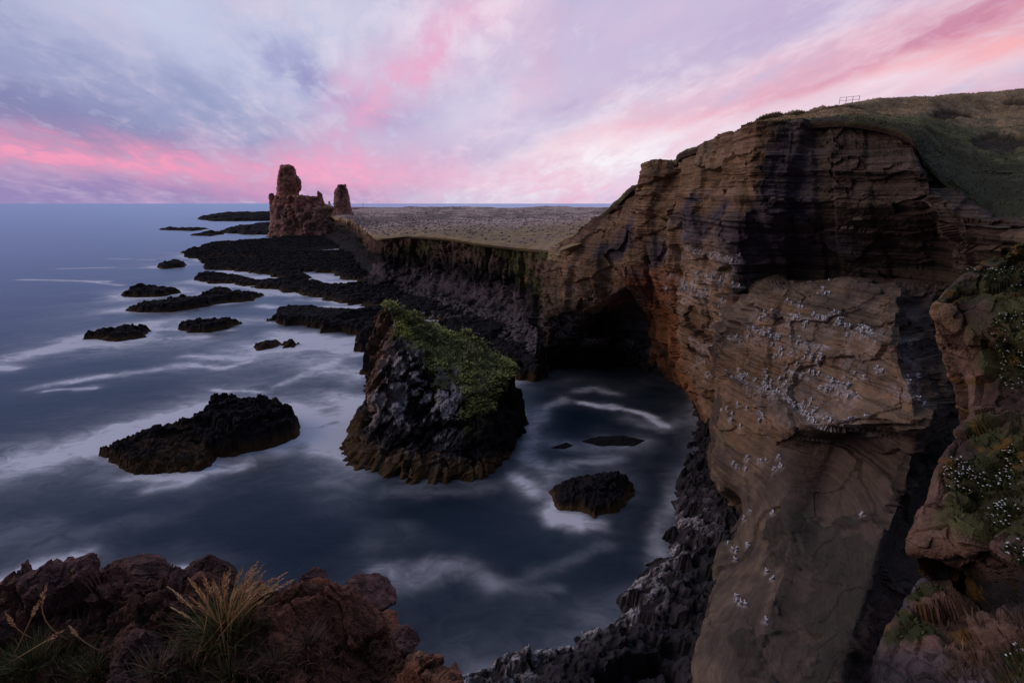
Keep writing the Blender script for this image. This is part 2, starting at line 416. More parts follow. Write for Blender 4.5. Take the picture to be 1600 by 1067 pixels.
Zs = -1.2
cliff_cols = [
    [(862, 387, 106), (858, 405, 104), (852, 430, 102), (848, 455, 101), (842, 490, 101), (838, 540, 100), ('z', 832, 588, Zs)],
    [(885, 375, 106), (884, 395, 102), (880, 420, 99), (878, 445, 97.5), (876, 478, 96.5), (876, 520, 100), ('z', 872, 582, Zs)],
    [(920, 352, 104), (918, 375, 99), (916, 405, 96), (914, 440, 94.5), (912, 485, 94), (910, 520, 99), ('z', 908, 580, Zs)],
    [(960, 319, 102), (955, 350, 97), (952, 390, 94), (950, 425, 93), (948, 468, 93.5), (952, 510, 99), ('z', 955, 578, Zs)],
    [(990, 290, 98), (985, 330, 94), (982, 370, 91), (980, 410, 89), (980, 445, 90.5), (990, 490, 99), ('z', 1000, 582, Zs)],
    [(1005, 288, 97), (1002, 310, 93), (1006, 350, 88.5), (1013, 400, 85.5), (1018, 445, 87), (1026, 500, 95), ('z', 1038, 597, Zs)],
    [(1013, 254, 92.5), (1012, 300, 89), (1014, 350, 86), (1015, 400, 84.5), (1020, 445, 86), (1030, 500, 94), ('z', 1045, 600, Zs)],
    [(1055, 251, 90), (1050, 300, 86), (1046, 350, 82.5), (1045, 400, 80), (1048, 450, 79), (1056, 520, 83), ('z', 1076, 628, Zs)],
    [(1063, 240, 83), (1063, 300, 79.5), (1066, 350, 77.5), (1070, 400, 76), (1075, 450, 74.5), (1080, 530, 73.5), ('z', 1098, 655, Zs)],
    [(1110, 222, 77), (1108, 290, 73), (1108, 350, 71), (1110, 400, 70), (1115, 450, 68.5), (1120, 530, 68), (1124, 665, 66.5)],
    [(1158, 207, 70), (1150, 270, 66), (1143, 350, 65), (1140, 400, 64.5), (1140, 450, 63), (1144, 530, 63), (1152, 690, 60)],
    [(1172, 197, 64), (1162, 270, 62), (1154, 350, 62), (1150, 400, 62), (1150, 450, 61), (1155, 530, 61), (1165, 690, 58)],
    [(1235, 192, 63.5), (1230, 270, 60.5), (1228, 340, 60.5), (1225, 390, 62.5), (1225, 425, 63), (1225, 500, 61), (1225, 640, 56)],
    [(1315, 186, 60), (1310, 260, 56.5), (1308, 330, 56.5), (1305, 385, 59), (1305, 425, 60), (1305, 500, 59), (1305, 620, 55)],
    [(1385, 196, 57), (1390, 260, 53), (1392, 320, 52.5), (1392, 372, 55.5), (1392, 420, 57), (1392, 500, 56), (1392, 620, 52)],
    [(1428, 216, 54.5), (1445, 270, 50.5), (1455, 320, 49.5), (1460, 368, 53), (1460, 420, 55), (1455, 520, 51), (1450, 650, 46)],
    [(1455, 262, 55), (1474, 300, 51.5), (1486, 343, 47.5), (1490, 375, 48), (1488, 425, 51), (1480, 520, 48), (1470, 650, 43)],
    [(1560, 335, 49), (1560, 340, 46), (1560, 347, 44.5), (1560, 380, 43.5), (1560, 425, 46), (1550, 520, 45), (1540, 650, 40)],
    [(1720, 330, 44), (1720, 336, 42), (1720, 344, 40.5), (1720, 380, 39.5), (1720, 430, 42), (1690, 520, 42), (1680, 650, 38)],
]
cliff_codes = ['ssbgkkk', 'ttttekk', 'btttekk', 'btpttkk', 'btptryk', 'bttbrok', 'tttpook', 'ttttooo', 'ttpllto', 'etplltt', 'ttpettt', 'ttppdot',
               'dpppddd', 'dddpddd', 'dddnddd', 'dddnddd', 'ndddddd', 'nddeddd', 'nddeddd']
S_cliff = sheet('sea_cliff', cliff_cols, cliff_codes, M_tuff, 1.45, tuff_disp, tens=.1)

butt_cols = [
    [('w', 34, 66, 26), ('w', 31, 64, 25), ('w', 29, 62, 20), ('w', 28, 60, 14), ('w', 27, 58, 9), ('w', 26.5, 57, 7), ('w', 26, 56, 5), ('w', 25, 54, 3), ('w', 24, 48, 3), ('w', 20, 40, 3), ('w', 17, 34, 3), ('w', 15, 30, 2)],
    [(1222, 432, 62), (1213, 446, 55), (1172, 490, 52), (1147, 555, 51), (1125, 630, 50), (1121, 668, 49), (1120, 700, 48), (1112, 770, 46), (1142, 850, 38), (1100, 950, 29), (1072, 1040, 23.5), (1062, 1180, 19)],
    [(1262, 431, 61), (1262, 450, 51.6), (1220, 490, 49.5), (1200, 555, 47.5), (1180, 630, 46), (1175, 668, 44.8), (1170, 700, 44), (1172, 770, 41.5), (1188, 850, 34.5), (1150, 950, 27), (1130, 1040, 22.4), (1120, 1180, 18)],
    [(1320, 430, 59), (1320, 438, 49.6), (1290, 490, 46), (1270, 555, 43.5), (1250, 630, 41.5), (1250, 664, 39.4), (1240, 700, 39.8), (1228, 770, 36.6), (1228, 850, 31.5), (1200, 950, 25.6), (1182, 1040, 21.7), (1175, 1180, 17.4)],
    [(1372, 430, 58), (1375, 448, 46), (1360, 490, 43), (1345, 555, 40), (1335, 630, 36.8), (1332, 664, 35.0), (1318, 690, 38.4), (1292, 770, 36), (1275, 850, 31.2), (1250, 950, 25.6), (1232, 1040, 21.3), (1225, 1180, 17.2)],
    [(1398, 430, 57.5), (1402, 444, 44.8), (1398, 490, 40.8), (1402, 555, 37.3), (1430, 632, 33.6), (1434, 664, 32.4), (1426, 690, 33.6), (1400, 770, 31.0), (1372, 850, 27.8), (1345, 950, 23.7), (1320, 1040, 20.8), (1310, 1180, 17)],
    [(1440, 431, 57), (1442, 452, 46), (1448, 490, 42.8), (1455, 555, 39.5), (1462, 630, 36.5), (1462, 662, 35.4), (1456, 690, 35), (1436, 770, 33), (1408, 850, 29.8), (1380, 950, 25.4), (1352, 1040, 22.2), (1340, 1180, 18)],
    [(1500, 432, 57), (1500, 447, 49), (1520, 490, 45), (1540, 555, 41.5), (1532, 630, 38.5), (1524, 662, 37.6), (1512, 690, 37), (1492, 770, 35), (1472, 850, 31.5), (1440, 950, 27), (1405, 1040, 23.4), (1390, 1180, 19)],
    [(1600, 434, 56), (1610, 450, 50), (1610, 490, 46), (1620, 555, 43), (1620, 630, 40), (1612, 662, 38.8), (1600, 690, 38), (1580, 770, 36), (1560, 850, 32.5), (1540, 950, 28), (1500, 1040, 24), (1480, 1180, 20)],
]
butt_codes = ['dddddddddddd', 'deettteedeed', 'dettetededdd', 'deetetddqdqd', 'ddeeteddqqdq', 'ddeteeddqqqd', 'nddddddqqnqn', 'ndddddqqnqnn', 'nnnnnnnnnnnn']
LEDGES = [(26.0, .5), (24.0, .8), (22.2, .7), (19.6, .6), (16.8, 1.0), (14.6, .5)]
def ledge_z(P, i): return LEDGES[i][0] + .5 * fbm(P * np.array([.18, .18, 0]) + i * 9, 3, .5, 140 + i)
def butt_disp(P, n, col, tr, tc):
    d, c = tuff_disp(P, n, col, tr, tc)
    lower = sstep(P[..., 2], 17, 12)[..., None]
    # shelves the birds crowd on: each juts out and falls back below
    led = 0
    for i, (z0, a) in enumerate(LEDGES):
        q = ledge_z(P, i) - P[..., 2]
        br = np.clip(.6 + 1.0 * fbm(P * np.array([.22, .22, .1]) + 31 * i, 3, .5, 150 + i), .1, 1.3)
        led = led + a * br * np.where(q > 0, np.exp(-q / 1.1), 0)
    nh = n.copy(); nh[..., 2] *= .2
    out = d * (1 - .5 * lower) * .8 + nh * (led * sstep(tr, 1.2, 1.8)[:, None])[..., None]
    cc_ = W(1128, 812, 42.5); hole = np.exp(-np.sum(((P - cc_) / np.array([3.0, 3.0, 2.0])) ** 2, -1)) * 5.0
    out = out + np.array([.75, .65, 0]) * hole[..., None]
    out[..., 2] += (fbm(P * .35, 4, .6, 161) * .8 * np.exp(-((tr - 1) / .5) ** 2)[:, None])
    return out, col + (c - col) * (1 - .5 * lower)
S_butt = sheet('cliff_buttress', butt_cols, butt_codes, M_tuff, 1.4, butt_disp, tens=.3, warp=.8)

# basalt cliff under the lava field
def basalt_disp(P, n, col, tr, tc):
    cid, e = worley(P * np.array([.16, .16, .09]), 3)
    cid2, e2 = worley(P * np.array([.5, .5, .28]), 13)
    d = (cid - .5) * 3.2 + (cid2 - .5) * 1.3 - 0.6 * (1 - sstep(e, 0, .12)) - .3 * (1 - sstep(e2, 0, .15)) + fbm(P * .3, 5, .6, 7) * 1.2
    d = d * sstep(tr, 0.0, 0.5)[:, None]
    nh = n.copy(); nh[..., 2] *= 0.3
    tn = 1 + 0.5 * (cid2 - .5)
    return nh * d[..., None], col * tn[..., None]
lip = [(520, 338, 520), (548, 343, 400), (560, 350, 330), (575, 361, 260), (592, 371, 212), (640, 368, 203), (700, 371, 178), (745, 378, 160), (800, 384, 142), (845, 387, 122), (872, 388, 106)]
foot = [(500, 372, 500), (530, 385, 392), (548, 401, 322), (565, 425, 250), (582, 443, 203), (640, 453, 192), (700, 473, 163), (755, 489, 146), (800, 499, 136), (838, 520, 122), (850, 560, 106)]
bas_cols, bas_codes = [], []
for i, (a, b) in enumerate(zip(lip, foot)):
    A, B = W(*a), W(*b)
    row = []
    for f, back in ((0, 0), (.25, .02), (.5, .06), (.78, .2), (1.0, 1.0), (1.15, 1.15)):
        q = A + (B - A) * back; q[2] = A[2] + (B[2] - A[2]) * f
        row.append(('w', *q))
    bas_cols.append(row)
    bas_codes.append(['snkkkk', 'snkkkk', 'snkkkk', 'gbkkkk', 'bnkpkk', 'bgkpkk', 'bnkpkk', 'gnkpkk', 'ggkpyk', 'gbgkkk', 'gggkkk'][i])
PAL['y2'] = PAL['y']
S_bas = sheet('basalt_cliff', bas_cols, bas_codes, M_basalt, 1.5, basalt_disp, warp=0.5)

# lava field behind the basalt cliff, out to the far sea
pl_cols, pl_codes = [], []
for (u, v, Y) in [(505, 336, 540)] + lip + [(900, 380, 100), (960, 360, 112), (1020, 350, 118)]:
    A = W(u, v, Y)
    row = [('w', A[0], A[1] - .6, A[2] - 1.2), ('w', A[0], A[1], A[2] + .1)]
    uf = 470 + (u - 505) * 1.25
    B = W(uf, 325.2, 1060)
    for f in (.04, .11, .22, .4, .65, 1.0):
        q = A + (B - A) * f; q[2] = A[2] + (B[2] - A[2]) * f
        row.append(('w', *q))
    row.append(('w', B[0] * 1.02, B[1] * 1.02, -2))
    pl_cols.append(row); pl_codes.append('nsssslyyy'.replace('l', 'e'))
def lava_disp(P, n, col, tr, tc):
    far = sstep(P[..., 1], 230, 420)
    r = fbm(P * np.array([.05, .05, .05]), 5, .6, 77, True)
    cid, e = worley(P * np.array([.13, .13, .0]) , 5)
    h = (r * 1.1 + (cid - .5) * .7) * (0.15 + .85 * far) + fbm(P * .5, 4, .6, 3) * .25
    h = (h + fbm(P * .012, 3, .5, 85) * 4.0 * sstep(P[..., 1], 300, 700)) * sstep(tr, 0.6, 1.6)[:, None]
    moss = sstep(fbm(P * .06, 4, .6, 15) + .4 * r + .9 * fbm(P * .012, 3, .5, 35), -.25, .35)[..., None]
    lich = np.array((.52, .385, .33)); dark = np.array((.21, .155, .13))
    farc = dark + (lich - dark) * moss
    # turf with bare lava showing through, thinning out away from the edge
    bare = sstep(fbm(P * np.array([.12, .05, .1]), 4, .6, 19), .12, .3)[..., None] * .55
    nearc = np.array((.30, .215, .10)) * (1 + .4 * fbm(P * .2, 4, .6, 23))[..., None]
    nearc = nearc * (1 - bare) + dark * bare
    k2 = sstep(P[..., 1] + 45 * fbm(P * .02, 3, .5, 29), 205, 330)[..., None]
    out = nearc * (1 - k2) + farc * k2
    z = np.zeros_like(P); z[..., 2] = h
    return z, out
S_lava = sheet('lava_field', pl_cols, pl_codes, M_lava, 1.6, lava_disp, hi=(90, 60), toward=(0, 200, 4000))

# grassy hill above the tan cliff
hill_cols, hill_codes = [], []
hill_lip = [c[0] for c in cliff_cols]
sky = {11: (1182, 195, 76), 12: (1248, 179, 86), 13: (1318, 164.5, 96), 14: (1398, 157, 102), 15: (1450, 152.5, 104), 16: (1500, 148.5, 106), 17: (1590, 141, 108), 18: (1760, 128, 110)}
for i, q in enumerate(hill_lip):
    A = W(*q); out = A - np.array([0.15, .5, .9])
    row = [('w', *out), ('w', A[0], A[1] + .2, A[2] + .12)]
    if i in sky:
        B = W(*sky[i])
        bow = -1.6 if i > 13 else 0.1
        for f in (.25, .5, .75, 1.0):
            p = A + (B - A) * f; p[2] += bow * math.sin(math.pi * f)
            row.append(('w', *p))
        row.append(('w', B[0] * 1.3 + 4, B[1] + 40, B[2] - 2)); row.append(('w', B[0] * 1.3 + 20, B[1] + 120, B[2] - 25))
    else:
        for f, dzz in ((4, .1), (10, -.2), (18, -1), (30, -3.5), (60, -12), (110, -22)):
            row.append(('w', A[0] + f * .9 + 1, A[1] + f * .5, A[2] + dzz if A[2] + dzz > 22 else 22))
    hill_cols.append(row); hill_codes.append('nmsssssss'[:8] if i < 14 else 'nggmssss')
def hill_disp(P, n, col, tr, tc):
    h = fbm(P * .12, 4, .5, 71) * .8 + fbm(P * .7, 5, .6, 73) * .28
    # old turf slips: bare brown scarps
    sc = fbm(P * np.array([.05, .10, .1]), 3, .5, 81)
    scar = sstep(sc, .28, .36) * sstep(P[..., 0], 36, 44)
    pu, pv, pf = project(P); wv_ = fbm(P * .25, 4, .6, 83)
    for (u0, v0, a0, b0_) in ((1300, 186, 42, 8), (1490, 181, 42, 8), (1560, 222, 55, 20), (1470, 320, 30, 18)):
        scar = np.maximum(scar, sstep(np.exp(-((pu - u0) / a0) ** 2 - ((pv - v0) / b0_) ** 2) + .5 * wv_, .45, .65))
    h = (h - scar * .6) * sstep(tr, .8, 2.0)[:, None] + (fbm(P * .6, 4, .65, 87) * .55 * np.exp(-((tr - 1) / .5) ** 2)[:, None])
    z = np.zeros_like(P); z[..., 2] = h
    c = col * (1 + .5 * fbm(P * .5, 4, .6, 75))[..., None]
    s3 = scar[..., None] * .85
    return z, c * (1 - s3) + np.array((.05, .032, .024)) * s3
S_hill = sheet('hillside', hill_cols, hill_codes, M_turf, 1.6, hill_disp, toward=(0, 0, 400))

# near slope at the right
slope_rows = [
    [(1590, 388, 28), (1500, 440, 25), (1450, 490, 23.3), (1502, 560, 22.5), (1518, 620, 20.5), (1478, 700, 18.5), (1440, 800, 16.5), (1422, 862, 15.4), (1450, 905, 16.4), (1400, 960, 14.6), (1350, 1067, 13), (1330, 1160, 11.5)],
    [(1602, 386, 28), (1545, 442, 24.5), (1520, 490, 22.5), (1545, 560, 21), (1556, 620, 19.5), (1530, 700, 17.5), (1505, 800, 15.5), (1500, 862, 14.6), (1510, 915, 15.4), (1480, 980, 13), (1440, 1067, 11.4), (1430, 1160, 10)],
    [(1650, 380, 28), (1605, 442, 23.5), (1600, 490, 21.5), (1600, 560, 19.5), (1600, 620, 18), (1600, 700, 16), (1600, 800, 13.6), (1600, 862, 12.4), (1600, 920, 12), (1590, 1000, 10.4), (1560, 1080, 9.2), (1540, 1180, 8)],
    [(1760, 360, 27), (1740, 442, 22), (1740, 490, 20), (1740, 560, 18), (1740, 620, 16.4), (1740, 700, 14.5), (1740, 800, 12.2), (1740, 862, 11), (1740, 920, 10), (1740, 1000, 8.8), (1740, 1080, 7.6), (1740, 1180, 6.4)],
    [(2050, 330, 24), (2050, 420, 19), (2050, 490, 17), (2050, 560, 15), (2050, 620, 13.6), (2050, 700, 12), (2050, 800, 10), (2050, 862, 9), (2050, 920, 8.2), (2050, 1000, 7.2), (2050, 1080, 6.2), (2050, 1180, 5.2)],
]
first = []
for q in slope_rows[0]:
    p = W(*q); first.append(('w', p[0] + 7.0, p[1] + 2.5, max(p[2] - 9, 3)))
first2 = []
for q in slope_rows[0]:
    p = W(*q); first2.append(('w', p[0] + 1.5, p[1] + 0.7, p[2] - 1.5))
slope_codes = ['nnnnnnnnnnnn', 'nntbnbbbkkkk', 'gntbbnbbkpkk', 'ggngnngbkbpg', 'ggggnggnknpg', 'gggggggggggg', 'gggggggggggg']
def slope_disp(P, n, col, tr, tc):
    cid, e = worley(P * .55 + .4 * fbm(P * .8, 3, .5, 4)[..., None], 33)
    cid2, e2 = worley(P * 1.5, 35)
    d = (cid - .5) * 1.1 + (cid2 - .5) * .38 - .35 * (1 - sstep(e, 0, .15)) + fbm(P * .25, 4, .5, 9) * .9 + fbm(P * 1.6, 5, .6, 91) * .22
    c = col * (1 + .7 * (cid - .5) + .5 * (cid2 - .5))[..., None]
    mo = sstep(fbm(P * .5, 4, .6, 93) + n[..., 2] * .35, .36, .52)[..., None]
    li = sstep(fbm(P * .8 + 9, 4, .6, 97), .25, .4)[..., None] * .7
    c = c * (1 - mo) + np.array((.050, .055, .020)) * mo
    c = c * (1 - li) + np.array((.17, .09, .02)) * li
    d = d * (.28 + .5 * sstep(tc, 1.8, 3.2))[None]
    return n * d[..., None], c
S_slope = sheet('rocky_slope', [first, first2] + slope_rows, slope_codes, M_slope, 1.5, slope_disp)

# ------------------------------------------------------------------ low rocks standing in the sea
def sdist(X, Y, poly):                            # > 0 inside
    poly = np.asarray(poly); n = len(poly)
    d = np.full(X.shape, 1e9); ins = np.zeros(X.shape, bool)
    for i in range(n):
        ax, ay = poly[i]; bx, by = poly[(i + 1) % n]
        ex, ey = bx - ax, by - ay; L = ex * ex + ey * ey + 1e-9
        t = np.clip(((X - ax) * ex + (Y - ay) * ey) / L, 0, 1)
        d = np.minimum(d, (X - ax - t * ex) ** 2 + (Y - ay - t * ey) ** 2)
        c = ((ay > Y) != (by > Y)) & (X < (bx - ax) * (Y - ay) / (by - ay + 1e-12) + ax)
        ins ^= c
    return np.where(ins, 1, -1) * np.sqrt(d)
SHORES = []                                       # outlines at the waterline, for the foam
def px_poly(pts, z=0.0):
    return [tuple(WZ(u, v, z)[:2]) for u, v in pts]
def reef(name, lobes, res, rough=1.0, mat=None, pools=(), kelp=1.3, fscale=1.0, cols=('k', 'w'), wob=1.0):
    """lobes: (outline in view at the waterline, height, width of its sloping edge)"""
    L = [(px_poly(p), h, e) for p, h, e in lobes]
    for p, h, e in L: SHORES.append((p, h))
    A = np.concatenate([np.array(p) for p, _, _ in L])
    lo, hi = A.min(0) - 2 - 2 * wob, A.max(0) + 2 + 2 * wob
    nx, ny = int((hi[0] - lo[0]) / res) + 2, int((hi[1] - lo[1]) / res) + 2
    X, Y = np.meshgrid(np.linspace(lo[0], hi[0], nx), np.linspace(lo[1], hi[1], ny))
    P0 = np.stack([X, Y, np.zeros_like(X)], -1)
    wobn = fbm(P0 * .16 / fscale, 5, .6, 3) * 2.2 * wob * fscale
    H = np.full(X.shape, -1.5)
    for p, h, e in L:
        d = sdist(X, Y, p) + wobn
        H = np.maximum(H, np.where(d > 0, h * (1 - np.exp(-np.maximum(d, 0) / e * 1.6)), np.maximum(-1.5, d * .8)))
    cid, ed = worley(P0 * np.array([.33, .33, 0]) / fscale + .35 * fbm(P0 * .4 / fscale, 3, .5, 8)[..., None], 6)
    cid2, ed2 = worley(P0 * np.array([1.0, 1.0, 0]) / fscale + .3 * fbm(P0 * .9 / fscale, 3, .5, 18)[..., None], 16)
    cid0, ed0 = worley(P0 * np.array([.13, .16, 0]) / fscale + .4 * fbm(P0 * .2 / fscale, 3, .5, 28)[..., None], 36)
    land = sstep(H, -.2, 1.0)
    H = H * (1 - .45 * land) + .45 * land * (np.floor(H / .8 + cid2 * .6) * .8 + .3)
    H = H + land * rough * ((cid0 - .5) * 1.3 + (cid - .5) * .8 + (cid2 - .5) * .4 - .3 * (1 - sstep(ed, 0, .10)) + fbm(P0 * .45 / fscale, 6, .65, 9, True) * .7) * fscale ** .5
    for pts_, pw in pools:
        q = np.array(px_poly(pts_)); dd = np.full(X.shape, 1e9); xx, yy = X + wobn * .6, Y + wobn * .6
        for a_, b_ in zip(q[:-1], q[1:]):
            e_ = b_ - a_; t_ = np.clip(((xx - a_[0]) * e_[0] + (yy - a_[1]) * e_[1]) / (e_ @ e_ + 1e-9), 0, 1)
            dd = np.minimum(dd, np.hypot(xx - a_[0] - t_ * e_[0], yy - a_[1] - t_ * e_[1]))
        H = np.where(dd < pw * 1.6, np.minimum(H, -1.2 + 3.6 * sstep(dd, pw * .6, pw * 1.6)), H)
    P = np.stack([X, Y, H], -1)
    # shove the steep faces about so that they do not run straight
    P[..., 0] += land * fbm(P * .8 / fscale, 3, .5, 12) * .35 * fscale; P[..., 1] += land * fbm(P * .8 / fscale + 7, 3, .5, 14) * .35 * fscale
    c = np.array(PAL[cols[0]]) * (1 + .5 * (cid2 - .5))[..., None]
    kp = sstep(H + .5 * fbm(P0 * .6, 3, .5, 2), kelp, kelp * .35)[..., None]
    c = c * (1 - kp) + np.array(PAL[cols[1]]) * (0.7 + .6 * cid)[..., None] * kp
    F = faces_grid(ny, nx)
    keep = H.ravel()[F].max(1) > -0.7
    F = F[keep]; used = np.unique(F); remap = np.full(nx * ny, -1); remap[used] = np.arange(len(used))
    o = mesh_obj(name, P.reshape(-1, 3)[used], remap[F], mat or M_basalt, None, False,
                 {'Col': c.reshape(-1, 3)[used], 'guano': np.zeros(len(used))})
    return o
tag(reef('skerry', [([(322, 655), (352, 640), (430, 645), (462, 668), (455, 685), (430, 700), (395, 712), (350, 715), (300, 700)], 3.7, .8),
                    ([(150, 712), (200, 690), (260, 672), (320, 660), (350, 690), (330, 728), (250, 738), (190, 734)], 1.7, .7)], .2, 1.0, kelp=2.2),
    'large black skerry with low brown weedy boulders on its left end', 'rock', 'skerries off the lava shelf')
sk = [([(131, 530), (165, 520), (205, 513), (238, 516), (225, 527), (180, 534)], 2.0, 1.6, 'low black skerry farthest left, alone in white surge'),
      ([(278, 514), (310, 506), (375, 506), (362, 514), (320, 521), (290, 521)], 1.9, 1.5, 'flat oval black skerry right of the leftmost one'),
      ([(190, 486), (240, 476), (310, 470), (325, 458), (352, 452), (372, 462), (412, 462), (395, 470), (340, 476), (270, 488), (220, 489)], 2.6, 2.0, 'long black skerry with a raised hump in its middle'),
      ([(185, 462), (215, 453), (255, 452), (277, 458), (250, 464), (205, 466)], 2.4, 1.8, 'smooth low black skerry behind the humped one'),
      ([(242, 416), (265, 411), (290, 413), (285, 418), (258, 420)], 2.2, 2.0, 'small black skerry at the left tip of the lava shelf'),
      ([(398, 540), (425, 534), (442, 537), (425, 544), (405, 546)], .9, .8, 'small jagged skerry in the surf, left of its twin'),
      ([(438, 539), (455, 534), (470, 537), (460, 543), (445, 543)], .9, .8, 'small jagged skerry in the surf, right of its twin'),
      ([(556, 583), (566, 578), (576, 580), (570, 585), (560, 586)], .9, .7, 'tiny dark rock in the water left of the grassy stack'),
      ([(300, 368), (330, 363), (352, 366), (330, 370)], 2.5, 4.0, 'flat black reef lying left of the castle rock foot'),
      ([(246, 359), (290, 357), (333, 358), (300, 361)], 2.0, 4.0, 'thin dark reef line far out left of the castle rock'),
      ([(283, 395), (300, 390), (330, 388), (322, 396), (300, 398)], 1.6, 2.0, 'small flat reef in front of the lava shelf tip')]
for p, h, e, lab in sk:
    dist = np.linalg.norm(WZ(*p[0])[:2])
    tag(reef('skerry', [(p, h, e)], max(.3, dist / 420), .8, fscale=max(1, dist / 200)), lab, 'rock', 'skerries off the lava shelf')
tag(reef('reef', [([(308, 343), (330, 337), (380, 334.5), (440, 334), (440, 345), (380, 346), (330, 346)], 7, 14)], 5.0, 1.2, fscale=5, kelp=.5),
    'long flat black reef on the sea behind the castle rock', 'rock')
tag(reef('reef', [([(338, 364), (370, 357), (430, 351), (440, 362), (420, 368), (370, 366)], 5, 9)], 3.0, 1.0, fscale=3.4, kelp=.5),
    'black reef running out left from the foot of the castle rock', 'rock')
shelf = reef('lava_shelf', [
    ([(300, 394), (330, 381), (400, 377), (520, 366), (560, 395), (575, 430), (640, 450), (700, 470), (690, 490), (620, 476), (560, 474), (470, 470), (420, 455), (340, 445), (305, 440), (312, 425), (330, 415), (290, 400)], 2.2, 2.2),
    ([(420, 503), (440, 488), (500, 480), (600, 478), (700, 470), (840, 498), (842, 590), (800, 600), (770, 560), (690, 530), (600, 540), (556, 520), (500, 522), (470, 510)], 2.6, 1.6),
    ([(552, 530), (575, 520), (610, 520), (625, 545), (570, 545)], 3.4, .9)], .5, .6, kelp=1.3, wob=2.8,
    pools=[([(505, 393), (530, 391)], 11.5), ([(476, 405), (505, 403)], 6.9), ([(500, 430), (512, 438), (540, 445)], 7.36), ([(468, 426), (490, 428)], 4.14), ([(532, 482), (556, 484)], 7.36), ([(540, 397), (560, 396)], 6.9), ([(805, 536), (818, 538)], 3.45), ([(305, 424), (360, 427), (425, 438)], 6.9), ([(400, 472), (500, 476)], 8.05), ([(320, 402), (420, 405), (470, 401)], 5.98), ([(340, 447), (430, 461), (475, 470)], 6.9), ([(555, 507), (620, 501), (690, 507)], 3.68)])
tag(shelf, kind='structure')
tag(reef('skerry', [([(858, 770), (880, 752), (930, 742), (970, 738), (995, 755), (990, 775), (960, 800), (930, 815), (905, 800), (880, 792)], 2.0, 2.0)], .18, .55, kelp=.8),
    'black angular rock awash in the cove, foam at its left', 'rock')
for p, h, lab in (([(905, 690), (935, 680), (975, 680), (1010, 688), (990, 696), (940, 697)], .22, 'low dark rock barely above the swirling cove water'),
                  ([(862, 700), (885, 690), (900, 697), (885, 701)], .2, 'small dark rock in the cove foam near the grassy stack')):
    tag(reef('skerry', [(p, h, .8)], .2, .3, kelp=.3, cols=('k', 'k'), wob=.4), lab, 'rock')

# shore rocks under the tan cliff and below the viewpoint
shore_line = [(-14, 24), (-4, 28.3), (2.6, 30.8), (9, 35.5), (15.8, 42), (19, 49), (22, 57), (27, 66), (31, 77), (36, 90), (60, 90), (60, 10), (8, 7), (-14, 7)]
def shore():
    SHORES.append((shore_line[:10] + [(50, 80), (30, 40), (0, 20)], 3.0))
    res = .24
    xs, ys = np.arange(-16, 42, res), np.arange(14, 92, res)
    X, Y = np.meshgrid(xs, ys); P0 = np.stack([X, Y, np.zeros_like(X)], -1)
    d = sdist(X, Y, shore_line) + fbm(P0 * .22, 4, .6, 3) * 1.6
    H = np.where(d > 0, 1.3 * (1 - np.exp(-d * .8)) + .36 * d, np.maximum(-1.5, d))
    H = np.minimum(H, 9 + .1 * d)
    cid, e = worley(P0 * np.array([.5, .5, 0]) + .3 * fbm(P0 * .5, 3, .5, 8)[..., None], 6)
    cid2, e2 = worley(P0 * np.array([1.35, 1.35, 0]), 26)
    land = sstep(H, -.2, .8)
    cid0, e0 = worley(P0 * np.array([.2, .2, 0]) + .4 * fbm(P0 * .3, 3, .5, 28)[..., None], 46)
    H = H + land * ((cid0 - .5) * 2.2 + (cid - .5) * 1.1 + (cid2 - .5) * .5 - .3 * (1 - sstep(e, 0, .10)) + fbm(P0 * .8, 5, .65, 5) * .5)
    c = np.array((.034, .031, .033)) * (1 + .8 * (cid2 - .5))[..., None]
    P = np.stack([X, Y, H], -1)
    n = grid_normals(P); n = n * np.sign(n[..., 2:3])
    # pale droppings and salt on the tops of the outer boulders
    rim = sstep(d, 5.5, .8) * sstep(Y + 3 * fbm(P0 * .2, 3, .5, 55), 54, 42) * sstep(X, -12, -6)
    g = 1.1 * rim * sstep(cid2 + .6 * fbm(P0 * 1.1, 3, .6, 44), .5, .75) * sstep(n[..., 2], .2, .5)
    F = faces_grid(len(ys), len(xs)); keep = H.ravel()[F].max(1) > -.7
    F = F[keep]; used = np.unique(F); rm = np.full(X.size, -1); rm[used] = np.arange(len(used))
    o = mesh_obj('shore_rocks', P.reshape(-1, 3)[used], rm[F], M_basalt, None, False,
                 {'Col': c.reshape(-1, 3)[used], 'guano': (g * 1.0).ravel()[used]})
    return tag(o, kind='structure')
shore()

